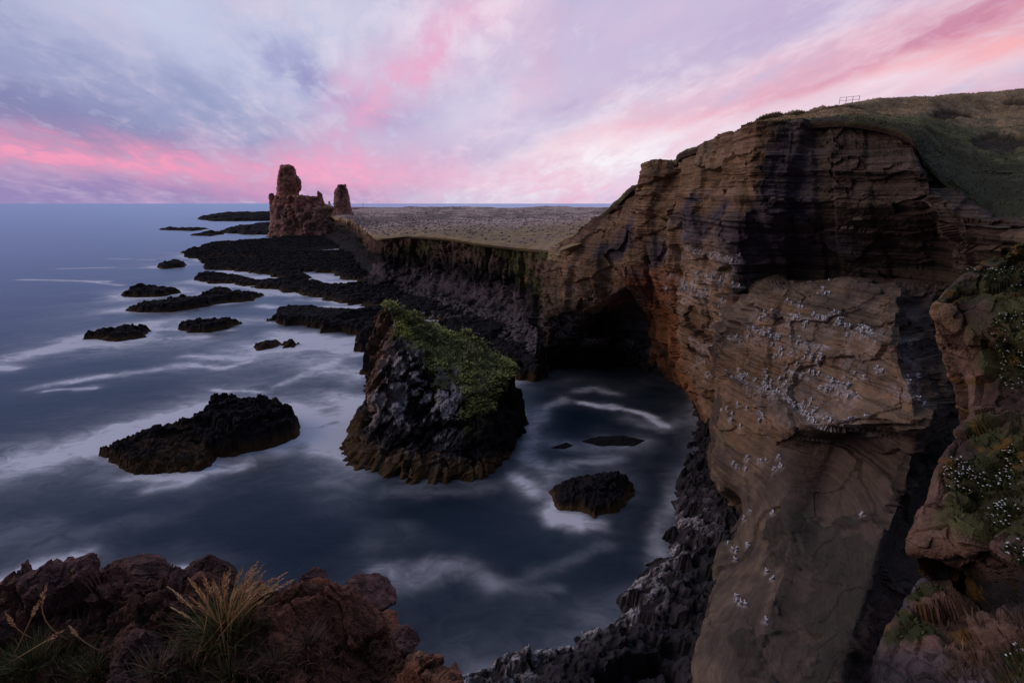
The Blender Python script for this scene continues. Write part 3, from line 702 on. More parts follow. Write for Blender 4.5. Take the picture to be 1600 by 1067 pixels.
# ------------------------------------------------------------------ grassy sea stack
def ring_loft(rings, codes, px, disp, warp=.3):
    C = np.array(rings); K = np.array([[PAL[ch] for ch in s] for s in codes])
    tr = samples(C, 0, px); tc = samples(C, 1, px, closed=True)
    P = crom(crom(C, tr, 0), tc, 1, closed=True)
    n = grid_normals(P, True)
    ctr = P.mean((0, 1))
    if np.mean(np.sum(n * (P - ctr), -1)) < 0: n = -n
    wr = fbm(P * .4, 4, .6, 150); wc = fbm(P * .4 + 40, 4, .6, 160); NC = C.shape[1]
    rr = np.clip(tr[:, None] + wr * warp * 2, 0, C.shape[0] - 1.001); cc = (tc[None] + wc * warp * 2) % NC
    i, j = rr.astype(int), cc.astype(int) % NC; fi = sstep(rr - i, .3, .7)[..., None]; fj = sstep(cc - j, .3, .7)[..., None]
    j2 = (j + 1) % NC
    col = (K[i, j] * (1 - fj) + K[i, j2] * fj) * (1 - fi) + (K[i + 1, j] * (1 - fj) + K[i + 1, j2] * fj) * fi
    dsp, col = disp(P, n, col, tr, tc)
    P = P + dsp
    n = grid_normals(P, True)
    out = np.mean(np.sum(n * (P - ctr), -1)) > 0
    if not out: n = -n
    return P, n, col, faces_grid(P.shape[0], P.shape[1], True, flip=out), tr, tc
b0 = lambda u, v: WZ(u, v, -1.0)
A3 = lambda *q: np.array(q, float)
# order: left, front-left, front, front-right, right, back-right, back, back-left
stack_rings = [
    [b0(526, 716), b0(585, 752), b0(680, 764), b0(756, 756), b0(800, 708), A3(1.5, 77, -1), A3(-9, 86, -1), A3(-25, 80, -1)],
    [W(546, 690, 65), W(600, 722, 59), W(685, 738, 57.0), W(758, 730, 57.6), W(797, 690, 65), A3(1, 77, 2), A3(-9, 85, 2), A3(-24, 79.5, 2)],
    [W(582, 655, 66.5), W(612, 690, 61.5), W(690, 700, 59.5), W(752, 700, 60), W(788, 655, 66), A3(.5, 76.5, 5), A3(-9.5, 84, 6), A3(-23, 79, 6)],
    [W(571, 618, 68), W(596, 620, 64), W(672, 645, 62), W(742, 658, 61.8), W(782, 628, 66.5), A3(.3, 76, 8), A3(-10, 83, 10), A3(-22.5, 78.5, 11)],
    [W(588, 550, 70), W(626, 556, 66.8), W(690, 620, 63.2), W(748, 640, 62.8), W(788, 598, 68.5), A3(.6, 75.5, 9.6), A3(-10.5, 81, 12.5), A3(-21.5, 77, 15)],
    [W(603, 505, 71.5), W(622, 505, 70.5), W(680, 568, 68), W(745, 585, 67.5), W(796, 582, 70.5), A3(0, 75, 9.8), A3(-10.5, 79, 14), A3(-20.5, 75.5, 17.5)],
    [W(609, 475, 72.5), W(630, 490, 72.3), W(690, 519, 75), W(735, 522, 75.5), W(788, 568, 73), A3(-.6, 74.5, 9.9), A3(-10.2, 77.5, 14.6), A3(-19, 74.5, 19)],
    [W(612, 475, 72.9), W(634, 493, 73), W(690, 519.5, 75.6), W(733, 523, 76), W(780, 562, 73.8), A3(-1.2, 74.4, 10), A3(-10.2, 77, 14.7), A3(-18.6, 74, 19.4)],
]
GREEN = (.10, .125, .042)
PAL['m2'] = GREEN
stack_codes = ['wwwwwkkk', 'wwwwkkkk', 'kkkkkkkk', 'bkkgkkkk', 'bkkmgkkk', 'bmmmmgkk', 'mmmmmmkk', 'mmmmmmmk']
def stack_disp(P, n, col, tr, tc):
    green = sstep(col[..., 1] - col[..., 0], 0.002, .008)
    Q = P.copy(); Q[..., 0] = P[..., 0] - .45 * P[..., 2]; Q[..., 1] = P[..., 1] + .2 * P[..., 2]
    cid, e = worley(Q * np.array([.55, .55, .2]) + .25 * fbm(P * .5, 3, .5, 8)[..., None], 61)
    cid2, e2 = worley(Q * np.array([1.3, 1.3, .5]), 63)
    d = (cid - .5) * 1.8 + (cid2 - .5) * .8 + fbm(P * 1.2, 4, .6, 64) * .25 + fbm(P * .15, 4, .5, 65) * 1.2
    wd = col[..., 0] > .045
    # weed-hung foot: ribs running down to the water
    ribs = np.abs(vnoise(np.stack([tc[None] * 9 + 0 * P[..., 0], tr[:, None] * .5 + 0 * P[..., 0], 0 * P[..., 0]], -1), 9)) * .9
    low = sstep(tr, 2.2, .8)[:, None]
    d = d * (1 - .65 * low) + ribs * low
    d = d * (1 - .8 * green) + green * fbm(P * .8, 4, .6, 67) * .28
    d = d * sstep(tr, 6.9, 6.2)[:, None]
    c = col * (1 + .8 * (cid2 - .5) * (1 - green))[..., None]
    c = c * (1 + green * .6 * fbm(P * 1.2, 4, .6, 69))[..., None]
    return n * d[..., None], c
P, n, c, F, tr, tc = ring_loft(stack_rings, stack_codes, 1.5, stack_disp)
stack = dict(P=P, N=n, col=c, F=F, tr=tr, tc=tc)
# pale droppings on the seaward rock face between the weed and the turf
uu, vv, ff = project(P)
g = np.exp(-((uu - 655) / 62) ** 2 - ((vv - 615) / 62) ** 2) * 3.0 + np.exp(-((uu - 612) / 10) ** 2 - ((vv - 520) / 40) ** 2) * .5
front = (tc < 4.2)[None] & (tr < 5.0)[:, None]
gn = sstep(fbm(P * np.array([.5, .5, .5]), 4, .6, 99), -.05, .2)
stack['guano'] = np.where(front, g * gn, 0).astype(np.float32)
stack_o = empty('sea_stack', (-11, 66, 0))
tag(stack_o, 'tall wedge of black rock with a green turf roof in the cove mouth', 'rock')
body = mesh_obj('rock_body', P - np.array([-11, 66, 0]), F, M_basalt, stack_o, False, {'Col': c.reshape(-1, 3), 'guano': stack['guano'].ravel()})
SHORES.append(([tuple(q[:2]) for q in stack_rings[0]], 5))

# leafy tufts: small blades scattered over turf, one mesh
def tufts(name, pts, nrm, size, cols, parent=None, nb=4, off=(0, 0, 0), spread=.5, width=.22):
    N = len(pts)
    V, F, Cc = [], [], []
    ang = rng.uniform(0, 2 * math.pi, (N, nb)); lean = rng.uniform(.1, spread, (N, nb)); L = size * rng.uniform(.5, 1.3, (N, nb))
    up = nrm * .5 + np.array([0, 0, .5]); up /= np.linalg.norm(up, axis=1, keepdims=True)
    base = pts[:, None] + np.stack([np.cos(ang), np.sin(ang), 0 * ang], -1) * (size * .25)
    dirn = np.stack([np.cos(ang) * lean, np.sin(ang) * lean, 0 * ang], -1) + up[:, None]
    side = np.stack([-np.sin(ang), np.cos(ang), 0 * ang], -1) * (L[..., None] * width)
    tip = base + dirn * L[..., None]; base = base - up[:, None] * (size * .2)
    mid = base * .45 + tip * .55
    V = np.stack([base, mid - side, tip, mid + side], 2).reshape(-1, 3)
    F = np.arange(N * nb * 4).reshape(-1, 4)
    cc = cols[:, None, None, :] * rng.uniform(.65, 1.4, (N, nb, 1, 1)) * np.ones((1, 1, 4, 1))
    o = mesh_obj(name, V - np.array(off), F, M_leaf, parent, False, {'Col': cc.reshape(-1, 3)})
    return tag(o, kind='stuff')
gmask = (c[..., 1] > c[..., 0] * 1.02) & (n[..., 2] > .25)
idx = np.flatnonzero(gmask.ravel()); idx = rng.choice(idx, min(14000, len(idx)), replace=False)
gp, gn_ = P.reshape(-1, 3)[idx] + rng.uniform(-.7, .7, (len(idx), 3)) * np.array([1, 1, .25]), n.reshape(-1, 3)[idx]
gc = np.array((.42, .44, .14)) * (1 + .8 * fbm(gp * .45, 4, .65, 5))[:, None] * np.array((1, 1, 1))
tufts('turf_leaves', gp, gn_, .20, gc, stack_o, 4, (-11, 66, 0), spread=2.2, width=.34)

# ------------------------------------------------------------------ castle rock: ridge and towers far along the shore
castle = empty('castle_rock', tuple(W(480, 372, 545) * np.array([1, 1, 0])))
tag(castle, 'ruined-castle shaped reddish crag with two tall rock towers on the far shore', 'rock')
cloc = np.array(castle.location)
def crag(name, prof, Y, depth, code, px=1.0, amp=1.0):
    """prof: (v, u left, u right) from the top down; the crag is about as deep as wide"""
    rings = []
    for i, (v, ul, ur) in enumerate(prof):
        a, b = W(ul, v, Y), W(ur, v, Y); cx = (a + b) / 2; w = (b[0] - a[0]) / 2
        dp = max(w * depth, 1.0)
        rings.append([cx + np.array([w * math.cos(t), -dp * math.sin(t), 0]) for t in np.linspace(math.pi, -math.pi, 12, endpoint=False)])
    top = np.array(rings[0]).mean(0) + np.array([0, 0, .8])
    rings = [[top + (q - top) * .15 for q in rings[0]]] + rings
    def dd(P, n, col, tr, tc):
        cid, e = worley(P * np.array([.16, .16, .10]), 71); cid2, e2 = worley(P * .4, 73)
        d = ((cid - .5) * 2.2 + (cid2 - .5) * 1.7 + fbm(P * .14, 6, .65, 75) * 3.4) * amp
        cc = col * (1 + .7 * (cid - .5) + .5 * (cid2 - .5))[..., None]
        turf = sstep(n[..., 2] + .4 * fbm(P * .1, 3, .5, 79), .55, .8)[..., None]
        turf = turf * sstep(P[..., 2], 32, 22)[..., None]
        cc = cc * (1 - turf) + np.array((.13, .11, .045)) * turf
        return n * d[..., None], cc
    P, n, c, F, _, _ = ring_loft(rings, [code[min(i, len(code) - 1)] * 12 for i in range(len(rings))], px, dd)
    return mesh_obj(name, P - cloc, F, M_far, castle, True, {'Col': c.reshape(-1, 3), 'guano': np.zeros(P.shape[0] * P.shape[1])})
PAL['c'] = (.40, .18, .13); PAL['x'] = (.31, .165, .13)
crag('ridge', [(305, 436, 466), (308, 430, 499), (314, 425, 504), (321, 423, 512), (327, 424, 530), (336, 425, 548), (350, 424, 558), (362, 422, 566), (374, 412, 572)], 545, .5, 'cccccxxxxk', amp=.85)
crag('tower', [(259, 438, 455), (263, 436.5, 461), (270, 436, 463), (278, 434.5, 467), (286, 433, 469.5), (294, 433, 469), (301, 433, 467), (309, 432, 469), (318, 430, 473)], 545, .7, 'cccccccc', amp=.6)
crag('tower', [(289, 529, 540), (294, 527, 541), (302, 523.5, 543), (312, 522.5, 545), (322, 522, 548), (331, 520, 551), (340, 514, 556)], 535, .8, 'xxxxxxxx', amp=.6)
crag('pinnacle', [(303, 421.5, 427), (307, 420, 428), (314, 420, 429), (322, 421, 432), (334, 424, 440)], 540, .8, 'xxxxx', amp=.4)
crag('pinnacle', [(299, 496, 499), (303, 495, 503), (310, 494, 505), (318, 490, 508)], 543, .8, 'ccccc', amp=.35)

# ------------------------------------------------------------------ sea
PATCH = []                                         # foam drifts: polyline in view, half width in metres, strength
def drift(pts, w, s): PATCH.append(([tuple(WZ(u, v)[:2]) for u, v in pts], w, s))
drift([(50, 720), (130, 700), (220, 675), (320, 648)], 5.0, .75); drift([(200, 668), (310, 640)], 3.0, .7)
drift([(20, 560), (80, 545), (140, 532)], 5, .5); drift([(130, 530), (260, 500), (420, 500)], 5, .35)
drift([(230, 505), (180, 535), (60, 550)], 3.5, .4)
drift([(60, 605), (130, 592), (200, 584), (290, 570)], 2.0, .4); drift([(100, 600), (160, 588)], .8, .5); drift([(70, 612), (150, 605)], .7, .5)
drift([(0, 573), (25, 576)], 1.5, .8); drift([(30, 437), (90, 438), (170, 440)], 1.6, .8); drift([(90, 420), (175, 418)], 1.6, .8)
drift([(170, 404), (240, 406)], 2.2, .5); drift([(140, 440), (190, 446)], 1.6, .6); drift([(290, 556), (390, 560)], 1.6, .55)
drift([(300, 572), (350, 575), (385, 566)], 1.3, .55); drift([(440, 600), (480, 585), (525, 562)], 1.7, .38); drift([(340, 610), (400, 612)], .9, .5)
drift([(410, 478), (428, 480)], 2.2, .9); drift([(430, 520), (500, 530), (560, 550)], 4, .6); drift([(480, 560), (560, 590)], 4, .35)
drift([(520, 620), (575, 650), (545, 690)], 3.0, .5); drift([(460, 660), (520, 690)], 2.5, .35)
drift([(600, 765), (680, 772), (770, 765)], 1.4, .08); drift([(200, 748), (300, 745), (380, 728)], 1.3, .45); drift([(240, 765), (300, 752)], 1, .35)
drift([(905, 630), (950, 634), (1000, 645), (1035, 664)], 1.0, .95); drift([(900, 612), (935, 608), (960, 616)], 1.4, .25)
drift([(880, 625), (848, 640), (832, 672), (822, 715), (850, 735), (900, 725), (960, 718)], 1.5, .32)
drift([(805, 745), (825, 765)], 1.6, .6); drift([(860, 790), (880, 808), (905, 820)], 1.6, .5); drift([(870, 775), (862, 800), (900, 822), (935, 822)], 1.0, .4)
drift([(980, 655), (1030, 670), (1060, 660)], 1.6, .2); drift([(860, 690), (930, 700), (1000, 690)], 2.2, .14)
drift([(590, 893), (640, 895), (690, 882), (740, 897), (765, 908)], 1.5, .26); drift([(610, 915), (680, 905)], 1.4, .14)
drift([(800, 905), (860, 885), (905, 875), (950, 855)], .8, .08); drift([(780, 915), (860, 920)], .9, .1); drift([(1060, 770), (1040, 800), (1030, 860)], 1.2, .22)
drift([(0, 905), (50, 890), (110, 872)], 1.2, .6); drift([(262, 895), (275, 893)], .7, .9)
drift([(300, 470), (330, 478), (420, 455)], 4, .3); drift([(390, 372), (420, 374)], 5, .6); drift([(340, 349), (420, 348)], 8, .55)
drift([(560, 478), (540, 486)], 2, .4); drift([(290, 350), (340, 352)], 6, .4); drift([(330, 372), (410, 380)], 5, .35)
def sea():
    rows = np.concatenate([np.array([-120, -30, 0, 10, 18]), np.geomspace(22, 300, 520), np.geomspace(305, 2500, 130), np.array([4000, 8000, 16000, 40000, 90000])])
    s = np.concatenate([np.linspace(-6, -1.25, 20), np.linspace(-1.23, .62, 560), np.linspace(.66, 6, 16)])
    Yg = np.repeat(rows[:, None], len(s), 1)
    Xg = s[None] * np.maximum(np.abs(Yg) * 1.0 + 8, 30)
    P = np.stack([Xg, Yg, 0 * Xg], -1)
    fo = np.zeros(Xg.shape); near = np.full(Xg.shape, 1e9)
    act = (Yg > 20) & (Yg < 2500)
    w1 = P + 2.5 * np.stack([fbm(P * .05, 4, .5, 5), fbm(P * .05 + 9, 4, .5, 6), 0 * Xg], -1)
    for poly, h in SHORES:
        q = np.array(poly); lo, hi = q.min(0) - 25, q.max(0) + 25
        mk = act & (Xg > lo[0]) & (Xg < hi[0]) & (Yg > lo[1]) & (Yg < hi[1])
        if mk.any(): near[mk] = np.minimum(near[mk], -sdist(w1[..., 0][mk], w1[..., 1][mk], poly))
    near = np.maximum(near, 0)
    band = fbm(P * np.array([.035, .05, .05]), 4, .6, 41)
    expo = sstep(Xg - .25 * Yg, -12, -38) * .62 + .10                      # the open sea side is whiter
    fo += np.exp(-near / 2.4) * 1.2 * (expo + .03) * sstep(band, -.5, .4) + np.exp(-near / 9) * 1.1 * expo * sstep(band, -.2, .4)
    fo += np.exp(-near / 1.3) * (.34 - .22 * sstep(Xg, -2, 6)) * sstep(fbm(P * .12, 3, .5, 47), -.4, .3)
    w2 = P + np.stack([fbm(P * .25, 4, .6, 15), fbm(P * .25 + 9, 4, .6, 16), 0 * Xg], -1) * 1.3
    for pts, w, st in PATCH:
        q = np.array(pts); lo, hi = q.min(0) - w * 7, q.max(0) + w * 7
        mk = act & (Xg > lo[0]) & (Xg < hi[0]) & (Yg > lo[1]) & (Yg < hi[1])
        if not mk.any(): continue
        x, y = w2[..., 0][mk], w2[..., 1][mk]
        d = np.full(x.shape, 1e9)
        for a, b in zip(q[:-1], q[1:]):
            e = b - a; t = np.clip(((x - a[0]) * e[0] + (y - a[1]) * e[1]) / (e @ e), 0, 1)
            d = np.minimum(d, np.hypot(x - a[0] - t * e[0], y - a[1] - t * e[1]))
        fo[mk] += st * (np.exp(-(d / w) ** 2 * 1.2) * 1.0 + (.45 if q[:, 0].max() < -14 else .16) * np.exp(-d / w * .8))
    o = mesh_obj('sea', P, faces_grid(*Xg.shape), M_sea, None, True, {'foam': np.clip(fo, 0, 1.2).ravel(), 'shoal': np.exp(-near / 14).ravel()})
    return tag(o, kind='structure')
M_sea, k, b = new_mat('sea_water')
co = k.n('ShaderNodeTexCoord').outputs['Object']
fo = k.n('ShaderNodeAttribute', attribute_name='foam').outputs['Fac']
sh = k.n('ShaderNodeAttribute', attribute_name='shoal').outputs['Fac']
wv = k.v('ADD', k.v('MULTIPLY', co, (.22, .42, 1)), k.scale(k.noise(co, .12, 3, .5, 0, 'Color'), 2.5))
wi = k.noise(wv, 1.0, 6, .62, .8)
wl = k.noise(k.v('MULTIPLY', co, (.06, .11, 1)), 1.0, 4, .6, .6)
fm = k.m('MULTIPLY', fo, k.ss(wi, .22, .78, .35, 1.1))
fm = k.m('MULTIPLY', fm, 1.5, clamp=True)
deep = k.mix(k.m('MULTIPLY', sh, k.ss(wl, .3, .7)), (.006, .014, .026), (.010, .028, .038))
b.inputs['Roughness'].default_value = .9
k.t.links.new(k.mix(fm, deep, (.84, .86, .90)), b.inputs['Base Color']); b.inputs['Specular IOR Level'].default_value = 0
gls = k.n('ShaderNodeBsdfGlossy'); gls.inputs['Color'].default_value = (.58, .73, .95, 1); gls.inputs['Roughness'].default_value = .32
fr = k.n('ShaderNodeFresnel'); fr.inputs['IOR'].default_value = 1.33
mx = k.n('ShaderNodeMixShader')
k.t.links.new(k.m('MULTIPLY', fr.outputs[0], k.m('SUBTRACT', .86, k.m('MULTIPLY', fm, .6))), mx.inputs[0])
k.t.links.new(b.outputs[0], mx.inputs[1]); k.t.links.new(gls.outputs[0], mx.inputs[2])
k.t.links.new(mx.outputs[0], k.t.nodes['Material Output'].inputs['Surface'])
bp = k.n('ShaderNodeBump'); bp.inputs['Strength'].default_value = .12; bp.inputs['Distance'].default_value = 1.0
k.t.links.new(k.m('ADD', wl, k.m('MULTIPLY', wi, .3)), bp.inputs['Height'])
for q in (b, gls, fr): k.t.links.new(bp.outputs[0], q.inputs['Normal'])
sea()

# ------------------------------------------------------------------ seabirds on the ledges
def ball(nu, nv, sx, sy, sz, loc, rx=0.0):
    V = []; F = []
    for i in range(nv + 1):
        th = math.pi * i / nv
        for j in range(nu):
            ph = 2 * math.pi * j / nu
            V.append((sx * math.sin(th) * math.cos(ph), sy * math.sin(th) * math.sin(ph), sz * math.cos(th)))
    V = np.array(V); c, s = math.cos(rx), math.sin(rx)
    V = V @ np.array([[c, 0, -s], [0, 1, 0], [s, 0, c]]) + np.array(loc)
    for i in range(nv):
        for j in range(nu):
            F.append((i * nu + j, (i + 1) * nu + j, (i + 1) * nu + (j + 1) % nu, i * nu + (j + 1) % nu))
    return V, F
def bird_mesh(name, upright):
    t = .75 if upright else .25
    parts = [(ball(8, 6, .19, .085, .09, (0, 0, .13), t), 0), (ball(7, 5, .052, .048, .05, (.13 if not upright else .10, 0, .25 if not upright else .31)), 0),
             (ball(6, 4, .045, .035, .07, (.115 if not upright else .09, 0, .20 if not upright else .25), .4), 0),
             (ball(8, 4, .20, .05, .075, (-.035, .055, .15), t), 1), (ball(8, 4, .20, .05, .075, (-.035, -.055, .15), t), 1),
             (ball(6, 3, .07, .03, .014, (-.21, 0, .08 if not upright else .02), t), 2), (ball(5, 3, .03, .010, .012, (.20 if not upright else .165, 0, .245 if not upright else .305)), 3)]
    V, F, mi, off = [], [], [], 0
    for (v, f), m in parts:
        V.append(v); F += [tuple(i + off for i in q) for q in f]; mi += [m] * len(f); off += len(v)
    me = bpy.data.meshes.new(name); me.from_pydata(np.concatenate(V).tolist(), [], F)
    for m in BM: me.materials.append(m)
    me.polygons.foreach_set('material_index', mi); me.polygons.foreach_set('use_smooth', [True] * len(F)); me.update()
    return me
BM = [plain_mat('white_feathers', (.82, .82, .84), .7, .1, 30), plain_mat('grey_wing', (.22, .23, .27), .7, .15, 30), plain_mat('black_feathers', (.02, .02, .022), .6), plain_mat('yellow_bill', (.5, .4, .12), .5)]
BIRD = [bird_mesh('seabird', False), bird_mesh('seabird', True)]
def pick(S, u, v, rad=3.0, tol=1.2):
    if 'uv' not in S:
        uu, vv, ff = project(S['P']); S['uv'] = (uu.ravel(), vv.ravel(), ff.ravel())
    uu, vv, ff = S['uv']
    d = np.hypot(uu - u, vv - v); m = np.flatnonzero((d < rad) & (ff > 0))
    if len(m) == 0: return None
    m = m[ff[m] < ff[m].min() + tol]
    i = m[np.argmin(d[m])]
    return S['P'].reshape(-1, 3)[i], S['N'].reshape(-1, 3)[i]
NEST = []
count = 0
ORD = 'leftmost second third fourth fifth sixth seventh eighth ninth tenth eleventh twelfth'.split()
NUM = 'one two three four five six seven eight nine ten eleven twelve'.split()
def flock(S, strokes, group, scale=1.0):
    global count
    for pts, num, jit, desc in strokes:
        pts = np.array(pts, float); seg = np.linalg.norm(np.diff(pts, axis=0), axis=1); cum = np.concatenate([[0], np.cumsum(seg)])
        made = []
        for q in range(num):
            t = (q + rng.uniform(.1, .9)) / num * cum[-1]
            i = min(np.searchsorted(cum, t, 'right') - 1, len(seg) - 1)
            p = pts[i] + (pts[i + 1] - pts[i]) * (t - cum[i]) / max(seg[i], 1e-6) + rng.normal(0, jit, 2)
            hit = pick(S, *p)
            if hit is None: continue
            pos, nr = hit
            if S is not stack:                        # settle on the nearest shelf
                AP, AN = S['P'].reshape(-1, 3), S['N'].reshape(-1, 3)
                cd = np.flatnonzero((np.abs(AP - pos).max(1) < 1.0) & (AN[:, 2] > .5))
                if len(cd):
                    cd = rng.choice(cd[np.argsort(np.linalg.norm(AP[cd] - pos, axis=1))[:25]]); pos, nr = AP[cd], AN[cd]
            nh = np.array([nr[0], nr[1], 0]); nh /= max(np.linalg.norm(nh), .2)
            steep = 1 - max(nr[2], 0)
            o = bpy.data.objects.new('seabird', BIRD[int(rng.random() < .4)])
            o.location = pos + nh * .12 * steep + np.array([0, 0, .02])
            o.rotation_euler = (0, 0, math.atan2(nh[1], nh[0]) + rng.uniform(-2.2, 2.2)); sc = rng.uniform(.82, 1.02) * scale
            o.scale = (sc, sc, sc)
            COL.objects.link(o); count += 1
            made.append((project(np.array(o.location))[0], o))
            if steep > .25: NEST.append((pos + nh * .08, nh))
            S.setdefault('birds', []).append(pos)
        made.sort(key=lambda e: e[0]); n = len(made)
        for i, (_, o) in enumerate(made):
            if n == 1: lab = 'single white and grey seabird ' + desc
            elif n <= 12: lab = (ORD[i] if i == 0 else ORD[i] + ' from left') + ' of ' + NUM[n - 1] + ' seabirds ' + desc
            elif i == 0: lab = 'leftmost seabird of the crowd ' + desc
            elif i == n - 1: lab = 'rightmost seabird of the crowd ' + desc
            else: lab = 'white and grey seabird within the crowd ' + desc
            tag(o, lab, 'bird', group)
flock(S_butt, [([(1280, 445), (1292, 462)], 8, 3, "at the buttress's very top"), ([(1232, 470), (1256, 482)], 5, 3, 'left below the buttress top'),
               ([(1185, 490), (1210, 492)], 8, 5, 'on the top left corner of the buttress'), ([(1272, 490), (1300, 495), (1315, 500)], 12, 4, 'in the row below the top cluster')], 'birds high on the tan buttress')
flock(S_butt, [([(1166, 515), (1200, 525), (1250, 540)], 20, 5, 'on the upper left ledge of the buttress'), ([(1232, 498), (1270, 503)], 12, 4, 'on the short upper middle ledge'),
               ([(1310, 505), (1345, 512), (1362, 528)], 20, 5, 'on the upper right ledge of the buttress'), ([(1205, 552), (1232, 550)], 6, 3, 'under the upper left ledge'), ([(1150, 530), (1150, 545)], 5, 2, "on the buttress's left outline")],
      'birds on the upper buttress ledges')
flock(S_butt, [([(1142, 586), (1170, 590)], 12, 3, 'at the left start of the slanting band'), ([(1184, 598), (1205, 603), (1225, 612), (1245, 635), (1280, 655)], 50, 6, 'along the slanting middle band'),
               ([(1258, 552), (1290, 565)], 8, 3, 'above the slanting band, centre of the buttress'), ([(1262, 575), (1290, 590), (1325, 612)], 22, 7, 'right of the slanting middle band')], 'birds in the crowded middle band')
flock(S_butt, [([(1270, 658), (1330, 655), (1350, 650)], 10, 3, 'along the white-edged shelf'), ([(1365, 578), (1384, 581)], 3, 1, 'on the plain right part of the buttress'), ([(1405, 590), (1438, 598)], 3, 2, 'at the right rim, upper end'),
               ([(1432, 618), (1440, 640)], 4, 2, 'at the right rim, lower end'), ([(1333, 585), (1348, 600)], 3, 3, 'between the middle crowd and right rim')], 'birds on the right rim of the buttress')
flock(S_butt, [([(1124, 638), (1165, 650)], 9, 2, 'at the left edge below the band'), ([(1183, 660), (1192, 672)], 5, 3, 'in the knot below the slanting band'), ([(1150, 725), (1168, 720)], 5, 3, 'low at the left edge of the buttress'),
               ([(1198, 710), (1222, 735)], 7, 3, 'on the small ledge of the lower flank'), ([(1212, 790), (1205, 800)], 2, 2, 'on the rib of the lower flank'), ([(1140, 848), (1150, 870)], 5, 3, 'on the lower left outline of the flank'),
               ([(1172, 848), (1170, 858)], 3, 2, 'right of the lower left outline'), ([(1145, 930), (1165, 950)], 4, 3, 'lowest on the left of the flank'), ([(1185, 885), (1220, 905)], 2, 2, 'in the middle of the lower flank'),
               ([(1345, 808), (1346, 812)], 1, 0, 'alone on the dark smooth face'), ([(1195, 968), (1198, 972)], 1, 0, 'alone near the foot of the flank'), ([(1168, 800), (1166, 806)], 2, 1, 'above the dark cave of the flank')], 'birds on the lower buttress')
flock(S_cliff, [([(1062, 395), (1100, 400), (1148, 402)], 16, 3, 'on the highest pale ledge of the far pillar'), ([(1040, 440), (1075, 455), (1110, 470)], 26, 7, 'beside the orange arch on the far pillar'),
                ([(1090, 432), (1145, 440)], 14, 3, 'on the second pale ledge of the far pillar'), ([(1080, 545), (1130, 550)], 10, 3, 'low on the far pillar'), ([(1085, 560), (1105, 575)], 8, 3, 'lowest on the far pillar'),
                ([(1120, 480), (1130, 510)], 6, 4, 'in the middle of the far pillar')], 'birds on the tan pillar')
flock(stack, [([(610, 482), (616, 520), (618, 530)], 9, 1.5, "down the sea stack's left edge"), ([(622, 484), (642, 482)], 3, 1, 'on the peak of the sea stack'), ([(630, 550), (660, 570), (690, 600)], 8, 4, "along the turf's lower edge")], 'birds on the sea stack')

def dropping_mask(S, birds, w=.34, down=1.5, st=1.0):
    P = S['P'].reshape(-1, 3).astype(np.float32); g = S['guano'].ravel().copy()
    for p in birds:
        d = P - p.astype(np.float32)
        m = np.flatnonzero((np.abs(d[:, 2] + .5 * down) < down) & (np.abs(d[:, 0]) < 1) & (np.abs(d[:, 1]) < 1))
        q = d[m]; hor = np.hypot(q[:, 0], q[:, 1])
        a = np.exp(-(hor / w) ** 2) * np.where(q[:, 2] > 0, np.exp(-(q[:, 2] / .15) ** 2), np.exp(q[:, 2] / down * 1.6))
        g[m] = np.maximum(g[m], a * st)
    S['guano'] = g.reshape(S['guano'].shape)
dropping_mask(S_butt, S_butt['birds'], .24, 1.3, 1.0); dropping_mask(S_cliff, S_cliff['birds'], .55, 1.6)
# older stained ledges without birds on the far cliff
def stain(S, spots):
    uu, vv, ff = project(S['P'])
    base = sstep(fbm(S['P'] * np.array([.5, .5, .9]), 4, .65, 201), -.02, .25)
    for (u, v, a, b, s) in spots:
        S['guano'] = np.maximum(S['guano'], (np.exp(-((uu - u) / a) ** 2 - ((vv - v) / b) ** 2) * s * base).astype(np.float32))
stain(S_cliff, [(890, 420, 14, 22, .7), (920, 455, 40, 12, .8), (1050, 380, 22, 30, .6), (1100, 398, 45, 9, .7), (1075, 450, 38, 22, .7), (1110, 430, 45, 7, .6), (1100, 555, 25, 12, .7),
                (870, 510, 35, 25, .7), (925, 530, 25, 10, .6), (985, 540, 18, 14, .5), (945, 425, 14, 14, .5), (1000, 425, 20, 12, .4), (1115, 500, 18, 20, .5)])
stain(S_butt, [(1195, 500, 30, 10, .6), (1210, 535, 55, 14, .55), (1340, 520, 40, 10, .7), (1215, 615, 30, 10, .5), (1270, 650, 40, 10, .65), (1330, 670, 60, 7, .8), (1415, 610, 25, 25, .55), (1290, 600, 45, 20, .4), (1160, 592, 25, 8, .5)])
stain(S_bas, [(860, 520, 30, 30, .6)])
uu, vv, ff = project(S_butt['P'])
reg = sstep(uu, 1120, 1170) * sstep(uu, 1455, 1400) * sstep(vv, 470, 500) * sstep(vv, 700, 660)
for i in range(5):
    q = ledge_z(S_butt['P'], i) - S_butt['P'][..., 2]
    gq = np.where(q > -.1, np.exp(-np.maximum(q, 0) / 1.0), 0) * sstep(fbm(S_butt['P'] * np.array([.45, .45, .2]) + 7 * i, 3, .6, 170 + i), -.15, .3) * reg * .85
    S_butt['guano'] = np.maximum(S_butt['guano'], gq.astype(np.float32))
for S in (S_cliff, S_butt, S_bas, S_lava, S_hill, S_slope): finish(S, None, S is S_hill)
# nest mounds the birds sit on
V, F, off = [], [], 0
for p, nh in NEST:
    v, f = ball(6, 3, .2, .2, .10, p - np.array([0, 0, .06])); V.append(v * 1.0); F += [tuple(i + off for i in q) for q in f]; off += len(v)
nest = mesh_obj('nest_mounds', np.concatenate(V), np.array(F), plain_mat('nest_guano', (.38, .35, .33), .95, .4, 12), S_butt['obj'], True)
tag(nest, kind='stuff')

